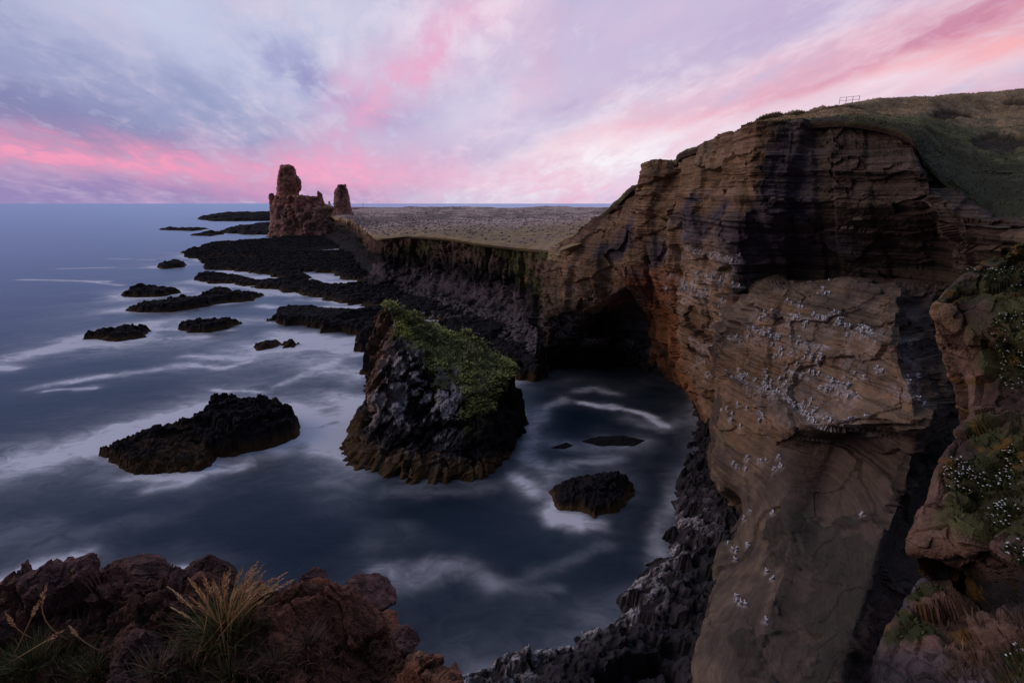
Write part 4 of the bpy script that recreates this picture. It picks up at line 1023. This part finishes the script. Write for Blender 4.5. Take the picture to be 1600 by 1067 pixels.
# ------------------------------------------------------------------ boulders: scree and lava lumps
ICO_V = None
def ico():
    t = (1 + 5 ** .5) / 2
    v = np.array([(-1, t, 0), (1, t, 0), (-1, -t, 0), (1, -t, 0), (0, -1, t), (0, 1, t), (0, -1, -t), (0, 1, -t), (t, 0, -1), (t, 0, 1), (-t, 0, -1), (-t, 0, 1)], float)
    v /= np.linalg.norm(v[0])
    f = [(0, 11, 5), (0, 5, 1), (0, 1, 7), (0, 7, 10), (0, 10, 11), (1, 5, 9), (5, 11, 4), (11, 10, 2), (10, 7, 6), (7, 1, 8), (3, 9, 4), (3, 4, 2), (3, 2, 6), (3, 6, 8), (3, 8, 9), (4, 9, 5), (2, 4, 11), (6, 2, 10), (8, 6, 7), (9, 8, 1)]
    return v, np.array(f)
def rubble(name, pts, size, col, mat, flat=.7):
    v, f = ico(); N = len(pts)
    s = size * rng.uniform(.5, 1.5, (N, 1, 1)) * rng.uniform(.6, 1.3, (N, 1, 3)) * np.array([1, 1, flat])
    a = rng.uniform(0, 6.28, N); ca, sa = np.cos(a), np.sin(a)
    R = np.zeros((N, 3, 3)); R[:, 0, 0] = ca; R[:, 0, 1] = -sa; R[:, 1, 0] = sa; R[:, 1, 1] = ca; R[:, 2, 2] = 1
    V = np.einsum('nij,nkj->nki', R, v[None] * s * rng.uniform(.75, 1.2, (N, 12, 1))) + pts[:, None]
    Fq = (f[None] + (np.arange(N) * 12)[:, None, None]).reshape(-1, 3)
    cc = np.repeat(col * rng.uniform(.6, 1.4, (N, 1)), 12, 0)
    return tag(mesh_obj(name, V.reshape(-1, 3), Fq, mat, None, False, {'Col': cc, 'guano': np.zeros(N * 12)}), kind='stuff')
pts = []
for a, b in zip(foot[5:-1], foot[6:]):
    A, B = W(*a), W(*b)
    for _ in range(260):
        q = A + (B - A) * rng.random(); out = abs(rng.normal(0, 5.5))
        pts.append((q[0] - out * .55, q[1] - out * .8, max(3.6 - out * .28, 1.7) + rng.uniform(-.3, .3)))
rubble('scree', np.array(pts), .7, np.array([(.12, .105, .11)]), M_basalt)
S = S_lava; sel = np.flatnonzero((S['P'][..., 1] > 130).ravel() & (S['tr'][:, None] > 1.3).repeat(S['P'].shape[1], 1).ravel() & (S['tr'][:, None] < 7).repeat(S['P'].shape[1], 1).ravel())
wgt = 1 / (1 + np.exp(-(S['P'].reshape(-1, 3)[sel, 1] - 260) / 40)); sel = sel[rng.random(len(sel)) < .03 + .97 * wgt]
sel = rng.choice(sel, min(7000, len(sel)), replace=False); lp = S['P'].reshape(-1, 3)[sel]
rubble('lava_lumps', lp + rng.normal(0, .8, lp.shape) * np.array([1, 1, .1]) - np.array([0, 0, .15]), .6, np.array([(.24, .19, .185)]), M_lava, .8)

# turf on the hill and the near slope
def scatter_turf(S, name, num, size, c, cond, **kw):
    m = np.flatnonzero(cond.ravel()); m = rng.choice(m, min(num, len(m)), replace=False)
    p, nn = S['P'].reshape(-1, 3)[m], S['N'].reshape(-1, 3)[m]; nn = nn * np.sign(nn[:, 2:3] + 1e-6)
    cc = S['col'].reshape(-1, 3)[m] * .9 + np.array(c) * .35 * (1 + .6 * fbm(p * .3, 3, .6, 3))[:, None]
    return tufts(name, p, nn, size, cc, S['obj'], **kw)
scatter_turf(S_hill, 'hill_grass', 12000, .16, (.12, .10, .045), (S_hill['tr'][:, None] > .8) & (S_hill['tr'][:, None] < 5.2) & (S_hill['tc'][None] > 8.5) & (S_hill['col'].mean(-1) > .05), nb=4)
scatter_turf(S_slope, 'slope_grass', 2600, .15, (.055, .065, .022), (S_slope['N'][..., 2] > .3) & (S_slope['col'][..., 1] > S_slope['col'][..., 0] * .98), nb=5, spread=.9)
uu, vv, ff = project(S_slope['P'])
scatter_turf(S_slope, 'slope_tall_grass', 900, .34, (.10, .085, .035), (vv > 960) & (uu > 1470) & (S_slope['N'][..., 2] > .2), nb=6, width=.05)

# flowering clumps
flower_w = plain_mat('white_petals', (.75, .75, .76), .7, .1)
def clump(S, u, v, nfl, rad, label, grp):
    hit = pick(S, u, v, 6)
    if hit is None: return
    p, nr = hit; e = empty('mayweed_clump', tuple(p)); tag(e, label, 'plant', grp)
    cand = S['P'].reshape(-1, 3); nn = S['N'].reshape(-1, 3); d = np.linalg.norm(cand - p, axis=1)
    m = np.flatnonzero(d < rad); m = rng.choice(m, min(len(m), nfl * 3), replace=False)
    nz = nn[m] * np.sign(nn[m, 2:3] + 1e-6)
    o = tufts('leaves', cand[m], nz, .16, np.tile(np.array([(.045, .065, .02)]), (len(m), 1)), e, 4, p, 1.0)
    fm = m[:nfl]; fp = cand[fm] + np.array([0, 0, .12]) + nn[fm] * .12 - p
    a = np.linspace(0, 2 * math.pi, 6, endpoint=False); disc = np.stack([np.cos(a), np.sin(a), 0 * a], -1) * .032
    V = np.concatenate([fp[:, None] + disc[None] * rng.uniform(.7, 1.3, (len(fp), 1, 1)) + np.array([0, 0, .0]), (fp + np.array([0, 0, .02]))[:, None]], 1)
    F = np.array([[(i, (i + 1) % 6, 6) for i in range(6)]]).reshape(1, 6, 3) + (np.arange(len(fp)) * 7)[:, None, None]
    tag(mesh_obj('flowers', V.reshape(-1, 3), F.reshape(-1, 3), flower_w, e, False), kind='stuff')
for (u, v, nf, r, l) in [(1590, 515, 40, .9, 'white flowering clump at the right edge, highest of the near ones'), (1575, 555, 34, .7, 'white flowering clump just below the highest near clump'),
                         (1590, 595, 30, .7, 'white flowering clump at the right edge above the orange lichen'), (1530, 435, 24, .8, 'small white flowers beside the tan boulder top'),
                         (1575, 432, 16, .8, 'sparse white flowers on the crest of the near slope'), (1500, 745, 34, .7, 'white flowering clump on the bulging rock, left one'),
                         (1530, 760, 34, .6, 'white flowering clump on the bulging rock, middle one'), (1555, 750, 30, .6, 'white flowering clump on the bulging rock, right one'),
                         (1565, 805, 30, .5, 'white flowering clump low on the bulging rock'), (1590, 720, 24, .5, 'white flowering clump against the right edge below the lichen'),
                         (1590, 870, 14, .35, 'few white flowers beside the dry grass at the right edge'), (1590, 1030, 16, .35, 'few white flowers in the bottom right corner')]:
    clump(S_slope, u, v, nf, r, l, 'flowering clumps on the near slope')
for (u, v, nf, r, l) in [(1215, 196, 30, 1.6, 'pale flowering clump on the cliff lip'), (1425, 240, 20, 1.2, 'pale flowers where turf meets the cliff wall'), (1445, 252, 26, 1.2, 'pale flowering clump by the right end of the cliff wall'),
                         (1500, 292, 26, 1.5, 'scattered pale flowers in the middle of the grassy slope'), (1560, 268, 26, 1.5, 'scattered pale flowers high on the grassy slope'), (1510, 312, 22, 1.3, 'pale flowers above the layered block')]:
    clump(S_hill, u, v, nf, r, l, 'pale flowers on the hillside')

# ------------------------------------------------------------------ foreground ledge in front of the viewer
fg_cols, fg_codes = [], []
PAL.update(B=(.46, .195, .115), N=(.33, .155, .115), R=(.56, .18, .08))
G = 33.15                                            # turf level at the viewer's feet
rim = [(-260, 985), (-60, 950), (60, 915), (150, 905), (240, 915), (310, 915), (400, 925), (470, 915), (540, 905), (610, 930), (640, 985), (690, 1050), (725, 1110)]
for (u, v) in rim:
    z = G + .12
    R0 = WZ(u, v, z)
    back = np.array([R0[0] * .7, .35, G - .1])
    row = [('w', back[0] * 1.0, -1.5, G - .2), ('w', *back)]
    for f in (.3, .55, .8):
        q = back + (R0 - back) * f; q[2] += -.10 * math.sin(math.pi * f); row.append(('w', *q))
    row.append(('w', *R0)); row.append(('w', R0[0] * 1.03, R0[1] + .12, R0[2] - .35)); row.append(('w', R0[0] * 1.05, R0[1] + .35, R0[2] - 2.2)); row.append(('w', R0[0] * 1.1, R0[1] + 1.2, R0[2] - 9)); row.append(('w', R0[0] * 1.2, R0[1] + 4, -1))
    fg_cols.append(row)
    fg_codes.append('gBBBNNNNkk' if u < 430 else 'BBRRBBRNkk')
def fg_disp(P, n, col, tr, tc):
    cid, e = worley(P * 3.2 + .5 * fbm(P * 4, 3, .5, 4)[..., None], 133); cid2, e2 = worley(P * 9, 135)
    right = sstep(P[..., 0], -1.15, -.75)
    edge = np.exp(-((tr - 5) / .8) ** 2)[:, None]
    amp = .055 + .06 * edge
    cid3, e3 = worley(P * 22, 137)
    d = ((cid - .5) * 1.0 + (cid2 - .5) * .8 + (cid3 - .5) * .3 - .3 * (1 - sstep(e, 0, .10))) * amp * (1 - .55 * right) + fbm(P * 2.2, 5, .55, 9) * .06 + fbm(P * 11, 5, .65, 19) * .035 + fbm(P * np.array([3., 3., 6.]), 4, .6, 29, True) * .05 * (.3 + edge)
    z = n * d[..., None]
    # hollow scooped out under the sod on the right
    hol = np.exp(-((P[..., 0] + .62) / .22) ** 2 - ((P[..., 1] - 1.72) / .25) ** 2)
    z[..., 2] -= hol * .30
    c = col * (1 + .8 * (cid - .5) + .6 * (cid2 - .5))[..., None]
    purple = .6 * sstep(cid, .62, .7)[..., None] * (1 - right[..., None]); c = c * (1 - purple) + np.array((.13, .095, .105)) * purple
    tanp = (np.exp(-((P[..., 0] + .30) / .2) ** 2 - ((P[..., 1] - 1.75) / .28) ** 2) * 1.6 * sstep(fbm(P * 7, 4, .65, 77), -.1, .25))[..., None].clip(0, .9)
    c = c * (1 - tanp) + np.array((.46, .31, .19)) * tanp
    return z, c
S_fg = sheet('cliff_top_ledge', fg_cols, fg_codes, M_near, 2.0, fg_disp, toward=(0, 2, 60))
finish(S_fg, None, False)
def boulder(name, u, v, Yd, w, h, label, seed, code, flat=1.0, tilt=0.0, pointed=0.0):
    """a rounded broken rock whose middle is seen at (u, v), w and h in metres"""
    c = W(u, v, Yd)
    nu, nv = 110, 70
    th = np.linspace(0, math.pi, nv)[:, None]; ph = np.linspace(0, 2 * math.pi, nu, endpoint=False)[None]
    d = np.stack([np.sin(th) * np.cos(ph), np.sin(th) * np.sin(ph), np.cos(th) + 0 * ph], -1)
    q = d * 1.7 + seed * 3.1
    cid, e = worley(q, seed); cid2, e2 = worley(d * 5 + seed, seed + 3)
    r = 1 + .26 * (cid - .5) + .14 * (cid2 - .5) + .22 * fbm(d * 1.4 + seed, 4, .55, seed) + .14 * fbm(d * 6 + seed, 5, .65, seed + 4)
    pr = np.random.default_rng(seed); pn = pr.normal(0, 1, (16, 3)); pn /= np.linalg.norm(pn, axis=1, keepdims=True); ph_ = pr.uniform(.66, .98, 16)
    cut = np.min(np.where(d @ pn.T > .05, ph_ / np.maximum(d @ pn.T, .05), 9.0), -1)      # flat broken faces
    P = d * (np.minimum(cut, 1.12) * (1 + (r - 1) * .45))[..., None]
    P[..., :2] *= (1 - pointed * np.clip(P[..., 2:3], 0, 1))
    P = P * np.array([w / 2, w / 2 * flat, h / 2])
    ca, sa = math.cos(tilt), math.sin(tilt); P = P @ np.array([[ca, 0, -sa], [0, 1, 0], [sa, 0, ca]])
    P = P * 1.0
    colr = np.array(PAL[code]) * (1 + .8 * (cid2 - .5) + .4 * fbm(d * 6 + seed, 4, .6, seed))[..., None]
    li = sstep(fbm(d * 3 + seed, 4, .6, seed + 9), .3, .42)[..., None] * .6
    colr = colr * (1 - li) + np.array((.17, .11, .06)) * li
    o = mesh_obj(name, P, faces_grid(nv, nu, True, flip=True), M_near, None, False, {'Col': colr.reshape(-1, 3), 'guano': np.zeros(nu * nv)})
    o.location = c
    return tag(o, label, 'rock')
PAL['v'] = (.25, .135, .12); PAL['u'] = (.17, .15, .15)
boulder('boulder', 205, 908, 2.28, .40, .22, 'rounded purple-brown boulder with orange lichen on the rim, left of the gap', 5, 'v', .8, .1)
boulder('boulder', 322, 908, 2.20, .30, .30, 'pointed dark boulder on the rim right of the bright gap', 9, 'v', .8, 0, .45)
boulder('boulder', 85, 950, 2.12, .26, .09, 'low dark boulder on the rim at the far left', 13, 'v', .8, .3)
boulder('boulder', 485, 914, 2.18, .19, .18, 'blocky dark boulder on the rim behind the seed heads', 17, 'v', .9, -.2, .2)
boulder('boulder', 400, 935, 2.25, .24, .12, 'low dark boulder behind the tall seed heads', 21, 'n', .8)
boulder('boulder', 575, 930, 2.05, .28, .10, 'flat lichen-spotted slab at the right end of the rim', 23, 'v', .9, .25)
boulder('boulder', 628, 1000, 1.70, .15, .10, 'purple stone set in pale lichen at the right corner of the ledge', 29, 'v', .9, .4)
boulder('boulder', 138, 945, 1.98, .11, .13, 'small upright grey stone among the dark rocks', 33, 'u', .7, .3)
boulder('boulder', 185, 988, 1.80, .15, .07, 'dark grey fractured stone below the small upright one', 37, 'v', .8, -.5)
boulder('boulder', 265, 970, 1.85, .17, .08, 'brown fractured stone left of the grass tuft', 41, 'n', .8, -.3)

# grass tufts at the viewer's feet
straw = plain_mat('straw_stalk', (.58, .36, .17), .8, .25, 60)
seedm = plain_mat('seed_head', (.80, .54, .30), .85, .35, 220)
def tube(path, rad):
    path = np.array(path); n = len(path); rad = np.broadcast_to(rad, n)
    V = []
    for i in range(n):
        t = path[min(i + 1, n - 1)] - path[max(i - 1, 0)]; t /= np.linalg.norm(t) + 1e-9
        a = np.cross(t, (0.31, .2, .93)); a /= np.linalg.norm(a) + 1e-9; b = np.cross(t, a)
        for q in range(4): V.append(path[i] + (a * math.cos(q * 1.5708) + b * math.sin(q * 1.5708)) * rad[i])
    F = [(i * 4 + q, i * 4 + (q + 1) % 4, (i + 1) * 4 + (q + 1) % 4, (i + 1) * 4 + q) for i in range(n - 1) for q in range(4)]
    return np.array(V), np.array(F)
uu, vv, ff = project(S_fg['P'])
gi = np.flatnonzero(((S_fg['N'][..., 2] > .5) & (S_fg['tr'][:, None] > 1.2) & (S_fg['tr'][:, None] < 5.3)).ravel()); gi = rng.choice(gi, 1500, replace=False)
grit = rubble('gravel', S_fg['P'].reshape(-1, 3)[gi], .011, np.array([(.30, .16, .12)]), M_near, .8)
def ground_at(u, v):
    h = pick(S_fg, u, v, 10, .05)
    return h[0] if h else WZ(u, v, G)
def tuft(u, v, label, heads, nblades, hgt, gcol, spread=.16):
    base = ground_at(u, v)
    e = empty('grass_tuft', tuple(base)); tag(e, label, 'grass', 'grass tufts on the ledge')
    for (hu, hv) in heads:
        b0_ = np.array([rng.normal(0, spread * .35), rng.normal(0, spread * .35), -.02])
        tip = W(hu, hv, base[1] + rng.uniform(-.10, .10)) - base
        bend = np.array([tip[0] * .25, tip[1] * .25, tip[2] * .55])
        path = [b0_ + (1 - t) ** 2 * 0 + 2 * t * (1 - t) * (bend - b0_) + t * t * (tip - b0_) for t in np.linspace(0, 1, 9)]
        v_, f_ = tube(path, .0016); st = mesh_obj('stalk', v_, f_, straw, e, True)
        # feathery head: little spikelets along the last quarter of the stalk
        V, F, off = [], [], 0
        L = rng.uniform(.24, .34)
        for s in np.linspace(1 - L, 1.0, 26):
            i = s * 8; i0 = min(int(i), 7); p = path[i0] + (path[i0 + 1] - path[i0]) * (i - i0)
            t = path[i0 + 1] - path[i0]; t = t / np.linalg.norm(t)
            w = .0062 * math.sin(math.pi * min(1, (s - 1 + L) / L * .9 + .1)) + .001
            for q in range(2):
                a = rng.uniform(0, 6.28); sd_ = np.cross(t, (math.cos(a), math.sin(a), .2)); sd_ /= np.linalg.norm(sd_)
                tip_ = p + t * .016 + sd_ * w * 1.5; o2 = np.cross(t, sd_) * .0026
                V += [p - o2, p + o2, tip_]; F.append((off, off + 1, off + 2)); off += 3
        mesh_obj('seed_head', np.array(V), np.array(F), seedm, st, False)
    # leaf blades: curved strips
    nseg = 5; t = np.linspace(0, 1, nseg)[None, :, None]
    N = nblades; a = rng.uniform(0, 6.28, N); r0 = np.abs(rng.normal(0, spread * .5, N)); L = hgt * rng.uniform(.45, 1.1, N); ln = rng.uniform(.1, .75, N)
    root = np.stack([np.cos(a) * r0, np.sin(a) * r0, np.full(N, -.02)], -1)
    a2 = a + rng.normal(0, .6, N); outd = np.stack([np.cos(a2), np.sin(a2), 0 * a], -1)
    path = root[:, None] + outd[:, None] * (t ** 2 * (L * ln)[:, None, None]) + np.array([0, 0, 1.0]) * (t * (1 - .35 * ln[:, None, None] * t)) * L[:, None, None]
    side = np.stack([-np.sin(a2), np.cos(a2), 0 * a], -1)[:, None] * (.0022 * (1.05 - t))
    V = np.stack([path - side, path + side], 2).reshape(-1, 3)
    q = np.arange(nseg - 1) * 2; f1 = np.stack([q, q + 1, q + 3, q + 2], -1)
    F = (f1[None] + (np.arange(N) * nseg * 2)[:, None, None]).reshape(-1, 4)
    dry = rng.random(N) < .3
    cb = np.where(dry[:, None], np.array([(.26, .17, .085)]), np.array([gcol])) * rng.uniform(.6, 1.4, (N, 1))
    tag(mesh_obj('blades', V, F, M_leaf, e, True, {'Col': np.repeat(cb, nseg * 2, 0)}), kind='stuff')
heads = [(404, 876), (410, 884), (398, 890), (412, 895), (402, 902), (378, 888), (359, 888), (350, 897), (333, 905), (318, 900), (300, 908), (313, 925), (296, 905), (325, 912), (340, 920), (446, 895), (440, 905), (432, 915), (424, 905),
         (460, 905), (395, 910), (385, 905), (372, 915), (365, 925), (355, 915), (264, 918), (280, 935), (270, 950), (345, 935), (300, 935), (408, 915), (392, 925), (420, 930)]
tuft(352, 1000, 'tall grass tuft with straw-coloured seed heads in the middle of the ledge', heads, 700, .24, (.10, .125, .035))
tuft(50, 1040, 'green grass tuft with three reddish seed heads at the left edge', [(10, 960), (72, 915), (60, 940), (98, 985)], 900, .15, (.09, .115, .036), .26)
tuft(150, 1050, 'low green grass patch right of the left edge tuft', [(110, 980)], 420, .13, (.09, .11, .036), .2)
tuft(480, 1010, 'low tangle of dry grey-pink grass right of the tall tuft', [], 260, .13, (.20, .13, .10), .16)
tuft(245, 1050, 'small pale dry grass tangle at the bottom left', [], 200, .13, (.22, .16, .12), .12)
tuft(360, 1060, 'short green and dry grass at the foot of the tall tuft', [], 260, .14, (.085, .085, .035), .16)
tuft(430, 1040, 'dry curled grass in front of the brown hollow', [], 200, .12, (.19, .13, .09), .14)

# ------------------------------------------------------------------ small built things
white_p = plain_mat('white_paint', (.75, .74, .72), .6, .05); red_p = plain_mat('red_paint', (.45, .06, .03), .5, .05)
grey_m = plain_mat('grey_metal', (.22, .22, .23), .5, .1); roof_p = plain_mat('red_roof', (.30, .07, .05), .6, .1); glass = plain_mat('lamp_glass', (.08, .09, .10), .1, .05)
def solid(name, rings, mat, parent):                 # closed loft of square or round rings
    R = np.array(rings); nr, nc = R.shape[:2]
    V = R.reshape(-1, 3).tolist(); F = faces_grid(nr, nc, True).tolist()
    me = bpy.data.meshes.new(name); me.from_pydata(V, [], F + [list(range(nc))] + [list(range((nr - 1) * nc, nr * nc))[::-1]]); me.update()
    me.materials.append(mat)
    return link(bpy.data.objects.new(name, me), parent)
def circ(r, z, n=12, cx=0, cy=0): return [(cx + r * math.cos(t), cy + r * math.sin(t), z) for t in np.linspace(0, 2 * math.pi, n, endpoint=False)]
def rect(x0, x1, y0, y1, z): return [(x0, y0, z), (x1, y0, z), (x1, y1, z), (x0, y1, z)]
g0 = W(515.5, 327, 980)
lh = empty('lighthouse', tuple(g0)); tag(lh, 'tiny white lighthouse with a red top seen between the rock towers', 'lighthouse')
hz = CAM_H + 4.5 - g0[2]
solid('tower_shaft', [circ(2.6, -6), circ(2.2, hz * .6), circ(2.0, hz * .78)], white_p, lh)
for q in range(4):
    a = q * math.pi / 2 + .4; cx, cy = 2.6 * math.cos(a), 2.6 * math.sin(a)
    solid('buttress_fin', [rect(cx - .5, cx + .5, cy - .5, cy + .5, -6), rect(cx * .8 - .3, cx * .8 + .3, cy * .8 - .3, cy * .8 + .3, hz * .7)], white_p, lh)
lan = solid('lantern_room', [circ(1.5, hz * .782), circ(1.5, hz * .9)], glass, lh)
solid('gallery', [circ(2.9, hz * .76), circ(2.9, hz * .78)], red_p, lh); solid('lantern_roof', [circ(2.0, hz * .902), circ(.3, hz)], red_p, lh)
g1 = W(568, 327.5, 900)
ms = empty('radio_mast', tuple(g1)); tag(ms, 'thin grey mast standing on the lava field right of the castle rock', 'mast')
solid('pole', [circ(.35, -2, 6), circ(.22, CAM_H + 1.0 - g1[2], 6)], grey_m, ms); solid('cross_arm', [rect(-.9, .9, -.15, .15, 9.0), rect(-.9, .9, -.15, .15, 9.3)], grey_m, ms)
g2 = W(556, 329.3, 860)
hs = empty('house', tuple(g2)); tag(hs, 'tiny white house at the foot of the right rock tower', 'house')
wl_ = solid('wall', [rect(-4.5, 4.5, -3, 3, -2), rect(-4.5, 4.5, -3, 3, 2.8)], white_p, hs)
solid('roof', [rect(-4.8, 4.8, -3.3, 3.3, 2.81), rect(-4.8, 4.8, -.1, .1, 4.6)], roof_p, hs)
for x in (-2.8, 0, 2.8): solid('window', [rect(x - .5, x + .5, -3.04, -2.9, .8), rect(x - .5, x + .5, -3.04, -2.9, 2.0)], glass, hs)
# railing of the viewing place on the hill
ra, rb = W(1310.5, 166.5, 95), W(1341, 163.5, 96)
rl = empty('railing', tuple(ra)); tag(rl, 'thin wooden lookout railing on the grassy skyline', 'railing')
wood = plain_mat('grey_wood', (.55, .48, .47), .8, .2)
for i in range(4):
    p = (rb - ra) * i / 3; tp = [(p[0] + x, p[1] + y, p[2] - .5) for x, y in ((-.03, -.03), (.03, -.03), (.03, .03), (-.03, .03))]
    solid('post', [tp, [(x, y, z + 1.95) for x, y, z in tp]], wood, rl)
for hh in (.85, 1.4):
    d = rb - ra
    solid('rail', [[(0 + a, -.09, hh + b) for a, b in ((0, -.025), (0, .025))] + [(0, -.055, hh + .025), (0, -.055, hh - .025)],
                   [(d[0], d[1] - .09, d[2] + hh - .025), (d[0], d[1] - .09, d[2] + hh + .025), (d[0], d[1] - .055, d[2] + hh + .025), (d[0], d[1] - .055, d[2] + hh - .025)]], wood, rl)
